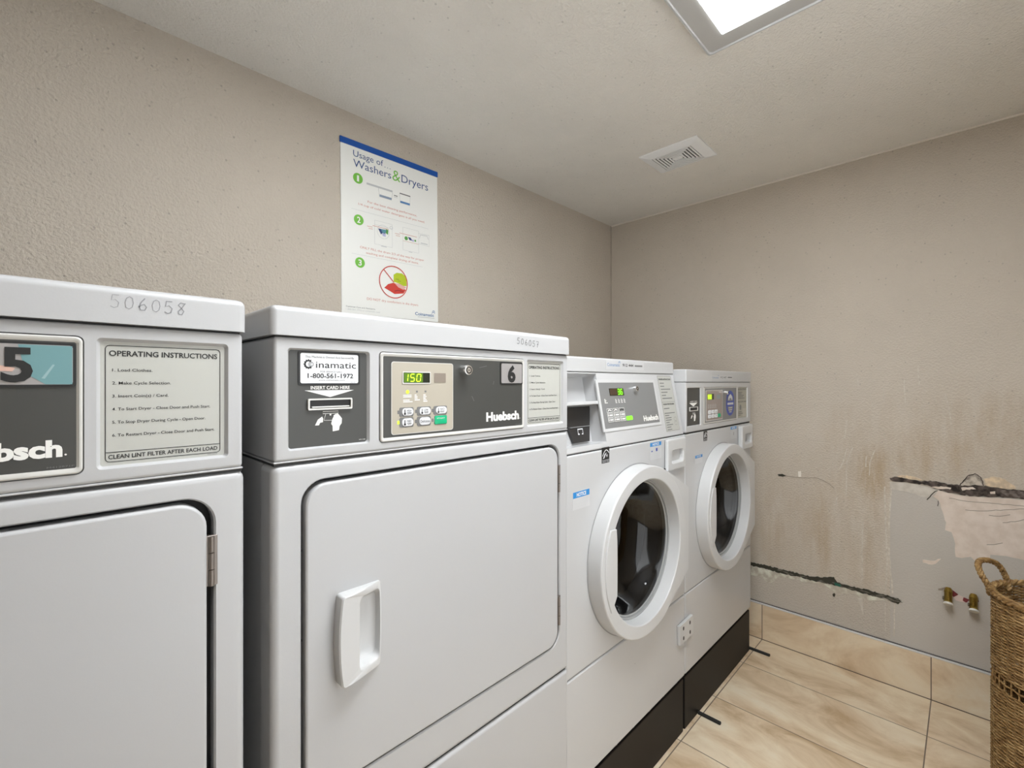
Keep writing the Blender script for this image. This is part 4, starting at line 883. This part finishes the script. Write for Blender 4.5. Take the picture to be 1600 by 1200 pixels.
        fo, fi = rr(0.1790, 0.0435, 0.5195, 0.1930, 0.003), rr(0.1900, 0.0520, 0.5115, 0.1840, 0.001)
        b = MB(S_, (1, 0, 0), V_, Wn); b.stack([[(*p_, w_) for p_ in l] for l, w_ in ((fo, -0.002), (fo, 0.002), (fi, 0.0012))], PLASTIC); b.flat(fi, 0.0012, PANEL2); w_ = 0.0016
        b.text('Huebsch', 0.4095, 0.5050, 0.0615, 0.0165, w_, PRINTW, 0.045)
        bars(b, 0.2070, 0.1360, (0.006, 0.010, 0.007, 0.016), 0.0034, 0.002, w_, PRINTW)
        for k in range(4): bars(b, 0.2640 + k * 0.0155, 0.1345, (0.005, 0.008, 0.006, 0.008), 0.0032, 0.0018, w_, PRINTW)
        cp = b.build('control_panel', r, wn=False)
        b = MB(S_, (1, 0, 0), V_, Wn); b.plate(rr(0.2400, 0.1450, 0.3175, 0.1665, 0.001), 0.0012, 0.002, LCD); b.quad(0.2420, 0.1465, 0.2810, 0.1650, 0.0022, mat('lcd_brown', (0.06, 0.035, 0.02), 0.3)); b.quad(0.2820, 0.1462, 0.3120, 0.1655, 0.0022, LCDG)
        digit(b, '3', 0.2825, 0.1480, 0.0105, 0.0155, 0.0026, 0.0026, GLOWG); digit(b, '6', 0.2975, 0.1480, 0.0105, 0.0155, 0.0026, 0.0026, GLOWG); b.build('display', cp, wn=False)
        for j, v0 in enumerate((0.0965, 0.0830, 0.0695)):
            for k in range(3):
                u0 = 0.2090 + k * 0.0325; b = MB(S_, (1, 0, 0), V_, Wn); b.plate(rr(u0, v0, u0 + 0.0300, v0 + 0.0115, 0.001), 0.0012, 0.0022, INKG)
                b.line(rr(u0 + .0005, v0 + .0005, u0 + .0295, v0 + .011, .001, 2), 0.0012, 0.0025, PRINTW, True)
                if j == 0: b.line([(u0 + .006, v0 + .004), (u0 + .013, v0 + .008), (u0 + .024, v0 + .005)], 0.0032, 0.0026, PRINTW if k != 2 else BLACK)
                else: b.quad(u0 + .010, v0 + .0035, u0 + .027, v0 + .008, 0.0026, PRINTW); b.quad(u0 + .003, v0 + .003, u0 + .007, v0 + .009, 0.0026, PRINTW)
                b.build('button', cp, wn=False)
        b = MB(S_, (1, 0, 0), V_, Wn); b.plate(rr(0.3090, 0.0695, 0.3430, 0.0815, 0.003), 0.0012, 0.0024, GLOWG); b.text('START', 0.318, 0.334, 0.0738, 0.004, 0.0027, PGREEN); lab(b.build('button', cp, wn=False), 'lit green start button')
        b = MB(S_, (1, 0, 0), V_, Wn); b.cyl(0.3810, 0.1630, 0.0012, 0.014, 0.0095, CHROME, 24, 0.0085, 0.0015); b.stack([[(*q, 0.0144) for q in circ(0.3810, 0.1630, rad, 20)] for rad in (0.0060, 0.0035)], BLACK); lab(b.build('lock', cp), 'round chrome key lock')
        b = MB(S_, (1, 0, 0), V_, Wn); b.plate(rr(0.5478, 0.0165, 0.6470, 0.2080, 0.002), 0, 0.0005, LBL); w_ = 0.0008; b.line(rr(0.5490, 0.018, 0.6458, 0.2065, 0.002, 2), 0.0009, w_, INKG, True)
        b.text('WASHER INSTRUCTIONS', 0.5540, 0.6410, 0.1925, 0.0055, w_, BLACK, 0.03); bars(b, 0.558, 0.1830, (0.03, 0.028, 0.07, 0.045, 0.03, 0.072), 0.0105, 0.0030, w_, INKG); b.line([(0.5490, 0.1165), (0.6458, 0.1165)], 0.0008, w_, INKG)
        b.text('WASH PROGRAMS', 0.5560, 0.6360, 0.1060, 0.0052, w_, BLACK, 0.03); bars(b, 0.556, 0.0955, (0.04, 0, 0.074, 0.03, 0.044), 0.0080, 0.0026, w_, INKG); bars(b, 0.556, 0.0560, (0.042, 0.024, 0.046, 0.030, 0.034), 0.0080, 0.0026, w_, INKG)
        for k in range(2): b.line(rr(0.617, 0.036 + k * 0.014, 0.634, 0.048 + k * 0.014, 0.003, 3), 0.0007, w_, INKG, True)
        lab(b.build('instruction_label', r, wn=False), 'tall silver label of printed instructions')
    else:
        co, ci = rr(0.0085, 1.0735, 0.1300, 1.2135, 0.003), rr(0.0110, 1.0755, 0.1280, 1.2115, 0.002); to = rr(0.1520, 1.0725, 0.5060, 1.2140, 0.004); lo, li = rr(0.5185, 1.0735, 0.6430, 1.2120, 0.003), rr(0.5205, 1.0755, 0.6405, 1.2090, 0.002)
        b = mb(); b.box(-0.001, W_ - 0.006, 1.0530, 1.2325, -0.70, 0.002, WHITE2, 0.004, 3, holes=[co, to, lo]); recess(b, co, ci, 0.002, -0.002, WHITE2); recess(b, lo, li, 0.002, -0.002, WHITE2)
        b.stack([[(*p_, 0.002) for p_ in to], [(*p_, -0.003) for p_ in to]], GROOVE); b.flat(to, -0.003, GROOVE); b.box(0.004, W_ - 0.010, 1.0460, 1.0540, -0.69, -0.003, GAP); b.box(0.004, W_ - 0.010, 1.2310, 1.2355, -0.69, -0.001, GROOVE); b.build('console', r)
        b = mb(); box_top(b, -0.002, W_ - 0.006, 1.2345, 1.2785, -0.70, 0.004, WHITE2, 0.005); b.build('top_panel', r)
        b = mb(); w_ = 0.0048; b.plate(rr(0.2250, 1.2430, 0.4450, 1.2600, 0.002), 0.004, 0.0044, ASSET); b.text('Coinamatic', 0.2305, 0.2950, 1.2475, 0.0062, w_, MATS['sticker_blue'], 0.01); b.line([(0.284, 1.2575), (0.291, 1.2600), (0.298, 1.2570)], 0.0014, w_, MATS['sticker_blue'])
        b.text('912 447', 0.3130, 0.3772, 1.2478, 0.0078, w_, INKG, 0.015); b.quad(0.3914, 1.2500, 0.4398, 1.2545, w_, INKG); lab(b.build('asset_sticker', r, wn=False), 'white sticker with a blue logo and a grey number')
        b = mb(); b.flat(ci, -0.002, PANEL); w_ = -0.0016; b.text('INSERT CARD', 0.043, 0.103, 1.1600, 0.0042, w_, PRINTW, 0.01); poly(b, [(0.0366, 1.1573), (0.1067, 1.1573), (0.0720, 1.1440)], w_, PRINTW, -0.002); hand_icon(b, 0.0500, 1.1216, 0.0420, -0.002, PRINTW)
        cp = b.build('card_reader_panel', r, wn=False)
        b = mb(); so, si = rr(0.0366, 1.1275, 0.1067, 1.1425, 0.001), rr(0.0390, 1.1300, 0.1045, 1.1405, 0.0005); b.stack([[(*p_, w2) for p_ in l] for l, w2 in ((so, -0.002), (so, 0.001), (si, 0.001), (si, -0.0018))], BEZEL); b.flat(si, -0.0018, BLACK); b.build('card_slot', cp, wn=False)
        fo, fi = rr(0.1535, 1.0740, 0.5045, 1.2128, 0.003), rr(0.1645, 1.0785, 0.4995, 1.2090, 0.001)
        b = mb(); b.stack([[(*p_, w2) for p_ in l] for l, w2 in ((fo, -0.003), (fo, 0.003), (fi, 0.0022))], BEZEL); b.flat(fi, 0.0022, PANEL2)
        cp = b.build('control_panel', r, wn=False)
        b = mb(); b.plate(rr(0.1725, 1.0840, 0.3400, 1.2015, 0.003), 0.0022, 0.003, BEZEL); b.flat(rr(0.1755, 1.0865, 0.3370, 1.1990, 0.002), 0.0032, mat('keypad_mauve', (0.30, 0.25, 0.225), 0.4)); w_ = 0.0036
        b.flat(rr(0.2750, 1.1660, 0.3150, 1.1830, 0.001), w_, mat('keypad_window', (0.25, 0.29, 0.29), 0.4))
        for k in range(5): bars(b, 0.1900 + k * 0.0180, 1.1470, (0.006, 0.008, 0.005, 0.009), 0.0040, 0.0022, w_, PGREY)
        b.build('keypad', cp, wn=False)
        b = mb(); b.plate(rr(0.1850, 1.1650, 0.2480, 1.1870, 0.001), 0.003, 0.0038, LCD); b.quad(0.1860, 1.1660, 0.2270, 1.1860, 0.0040, mat('lcd_lime', (0.2, 0.3, 0.01), 0.3, emit=(0.55, 0.80, 0.02), es=0.55)); digit(b, '4', 0.1885, 1.1685, 0.012, 0.015, 0.003, 0.0044, GLOW); digit(b, '1', 0.2035, 1.1685, 0.012, 0.015, 0.003, 0.0044, GLOW); b.build('display', cp, wn=False)
        for j in range(2):
            for k in range(4 if j else 3):
                u0 = 0.1930 + k * 0.0325; v0 = 1.1100 - j * 0.0165; b = mb(); g = k == 3
                b.plate(rr(u0, v0, u0 + 0.0270, v0 + 0.0145, 0.004), 0.0032, 0.0046, GREEN if g else SWHITE, 0.0006)
                if not g: b.quad(u0 + .007, v0 + .006, u0 + .020, v0 + .009, 0.0049, PGREY)
                o = b.build('button', cp, wn=False)
                if g: lab(o, 'green start button')
        b = mb(); b.cyl(0.3580, 1.1900, 0.0022, 0.018, 0.0085, CHROME, 24, 0.0075, 0.0012); b.flat(circ(0.3580, 1.1900, 0.004, 14), 0.0183, BLACK); lab(b.build('lock', cp), 'round chrome key lock')
        b = mb(); ov = lambda du: [(0.4255 + (0.0460 - du) * math.cos(2 * PI * k / 40), 1.1450 + (0.0520 - du * 1.1) * (abs(math.sin(2 * PI * k / 40)) ** 0.75) * (1 if k < 20 else -1)) for k in range(40)]
        b.flat(ov(0), 0.0026, OVAL); b.flat(ov(0.0135), 0.0029, PANEL2); b.quad(0.3840, 1.1315, 0.4670, 1.1545, 0.0032, OVAL); w_ = 0.0035; b.quad(0.3920, 1.1385, 0.4590, 1.1475, w_, PGREY)
        poly(b, [(0.404, 1.159), (0.404, 1.171), (0.4255, 1.183), (0.447, 1.171), (0.447, 1.159), (0.438, 1.159), (0.438, 1.166), (0.413, 1.166), (0.413, 1.159)], w_, PGREY, 0.003)
        b.line([(0.405, 1.126), (0.446, 1.126)], 0.003, w_, PGREY); b.line([(0.405, 1.117), (0.446, 1.117)], 0.003, w_, PGREY); b.line([(0.412, 1.108), (0.439, 1.108)], 0.003, w_, PGREY)
        lab(b.build('badge', cp, wn=False), 'blue oval badge')
        b = mb(); b.flat(li, -0.002, mat('label_olive', (0.40, 0.385, 0.32), 0.4)); w_ = -0.0014; b.text('INSTRUCTIONS', 0.527, 0.634, 1.1985, 0.005, w_, INKG, 0.03); bars(b, 0.533, 1.1890, (0.05, 0.04, 0.07, 0.06, 0.08), 0.0065, 0.0026, w_, INKG)
        b.text('PROGRAMS', 0.527, 0.634, 1.1440, 0.005, w_, INKG, 0.03); b.flat(circ(0.56, 1.1220, 0.012, 18), w_, PANEL2); bars(b, 0.533, 1.1030, (0.04, 0.06, 0.03), 0.0070, 0.0026, w_, INKG); b.quad(0.585, 1.080, 0.634, 1.116, w_, mat('label_pale', (0.50, 0.48, 0.42), 0.5))
        lab(b.build('instruction_label', r, wn=False), 'small silver label of printed instructions')
    return r
make_washer(0.9120, 'white front-load washer with a backward-slanting control console beside dryer 6', True)
make_washer(1.5920, 'white front-load washer with an upright control console in the corner by the damaged wall', False)

# ---- the little plate that ties the two washers together
r = thing('mounting_plate', (1.5785, 0.71, 0.3660), 'small white square plate with four slots bridging the gap between the two washers', 'plate')
F = dict(O=(0, 0, 0), U=(math.cos(.03), 0, math.sin(.03)), V=(-math.sin(.03), 0, math.cos(.03)))
b = MB(**F); b.box(-0.054, 0.054, -0.0335, 0.0335, 0.0005, 0.0115, PLASTIC, 0.0018, 2)
b.build('plate', r)
for u in (-0.026, 0.026):
    for v in (-0.017, 0.017):
        b = MB(**F); b.plate(rr(u - 0.0045, v - 0.0065, u + 0.0045, v + 0.0065, 0.004), 0.0112, 0.0119, BLACK); b.build('screw_slot', r, wn=False)

# ================================================================ brass pipe stubs on the end wall
def valve(y, z, label):
    r = thing('pipe_stub', (WB, y, z), label, 'pipe stub', 'brass pipe stubs')
    b = MB(U=(0, -1, 0), V=(0, 0, 1), W=(-1, 0, 0)); b.cyl(0, 0.014, 0.0, 0.016, 0.0125, BRASS, 20); b.build('elbow', r)
    F = dict(O=(-0.012, 0, 0.018), U=(0, -1, 0), V=(-0.8, 0, 0.6), W=(-0.6, 0, -0.8))
    k_ = 0.9
    b = MB(**F); prof = [(0.0085, -0.010), (0.0110, -0.004), (0.0118, 0.004)] + [q for k in range(7) for q in ((0.0122, 0.006 + k * 0.005), (0.0108, 0.0085 + k * 0.005))] + [(0.0126, 0.041), (0.0130, 0.047)]
    b.stack([[(*p, w_) for p in circ(0, 0, R, 20)] for R, w_ in prof], BRASS, True, True); lab(b.build('threaded_pipe', r, wn=False), 'brass threaded pipe')
    b = MB(**F); b.stack([[(*p, w_) for p in circ(0, 0, R, 20)] for R, w_ in ((0.0132, 0.046), (0.0142, 0.048), (0.0142, 0.0525), (0.0125, 0.054))], mat('thread_tape', (0.74, 0.72, 0.66), 0.5), True, True); lab(b.build('end_cap', r), 'white end cap')
    b = MB(**F); b.box(-0.0155, -0.010, -0.005, 0.005, 0.026, 0.038, mat('brass_dark', (0.10, 0.08, 0.05), 0.5, metal=0.6), 0.002, 1); b.build('lug', r)
valve(0.0525, 0.4215, 'left brass pipe stub on the end wall, farther from the wicker basket')
valve(-0.0155, 0.4190, 'right brass pipe stub on the end wall, next to the wicker basket')

# ================================================================ wicker basket
def basket():
    bx, by, zt, R = 2.096, -0.204, 0.583, 0.152
    r = thing('wicker_basket', (bx, by, 0), 'tall round brown wicker basket with a rope handle standing by the end wall', 'basket')
    def q(a, z, rad): return (rad * math.cos(a), rad * math.sin(a), z)
    b = MB(); n = 132; ns = 44; row = 0; z = 0.010
    while z < zt - 0.010:
        if 0.309 < z < 0.348 and not 0.326 < z < 0.331: z += 0.0046; row += 1; continue
        tw = random.uniform(-0.0006, 0.0006)
        pts = [q(2 * PI * k / n, z + tw + 0.0007 * math.sin(5 * k + row), R - 0.003 + 0.0026 * math.cos(ns / 2 * 2 * PI * k / n + PI * row)) for k in range(n)]
        b.tube(pts, random.uniform(0.0022, 0.0028), WICK, 5, True)
        z += 0.0045; row += 1
    b.stack([[q(2 * PI * k / 48, zz, rad) for k in range(48)] for zz, rad in ((0.004, R - 0.012), (0.010, 0.001))], WICK, True, False, raw=True)
    b.build('woven_wall', r, wn=False)
    b = MB()
    for k in range(ns):
        a = 2 * PI * k / ns; b.tube([q(a, zz, R - 0.003) for zz in (0.004, 0.2, 0.4, zt)], 0.0022, WICK, 5)
    b.build('stakes', r, wn=False)
    b = MB()
    for s in range(3):
        pts = [q(2 * PI * k / 260, zt + 0.0054 * math.sin(2 * PI * 18 / 260 * k + 2 * PI * s / 3), R - 0.002 + 0.0054 * math.cos(2 * PI * 18 / 260 * k + 2 * PI * s / 3)) for k in range(260)]
        b.tube(pts, 0.0056, WICK, 6, True)
    lab(b.build('rim', r, wn=False), 'thick twisted rope rim')
    # handle: twisted rope loop
    key = [Vector(p) - Vector((bx, by, 0)) for p in ((2.108, -0.050, 0.560), (2.104, -0.046, 0.588), (2.104, -0.032, 0.616), (2.112, -0.024, 0.643), (2.132, -0.030, 0.655), (2.150, -0.050, 0.655), (2.176, -0.070, 0.640), (2.192, -0.084, 0.612), (2.192, -0.092, 0.586), (2.188, -0.094, 0.560))]
    path = []
    for i in range(len(key) - 1):
        p0, p1, p2, p3 = key[max(0, i - 1)], key[i], key[i + 1], key[min(len(key) - 1, i + 2)]
        for j in range(10):
            t = j / 10; path.append(0.5 * ((2 * p1) + (p2 - p0) * t + (2 * p0 - 5 * p1 + 4 * p2 - p3) * t * t + (3 * p1 - p0 - 3 * p2 + p3) * t ** 3))
    b = MB()
    for s in range(3):
        pts = []
        for i, p in enumerate(path):
            t = (path[min(i + 1, len(path) - 1)] - path[max(0, i - 1)]).normalized(); u = t.cross(Vector((1, 1, 0.2))).normalized(); v = t.cross(u); a = 0.55 * i + 2 * PI * s / 3
            pts.append(p + (u * math.cos(a) + v * math.sin(a)) * 0.0045)
        b.tube(pts, 0.0047, WICK, 6)
    lab(b.build('handle', r, wn=False), 'twisted rope handle')
basket()
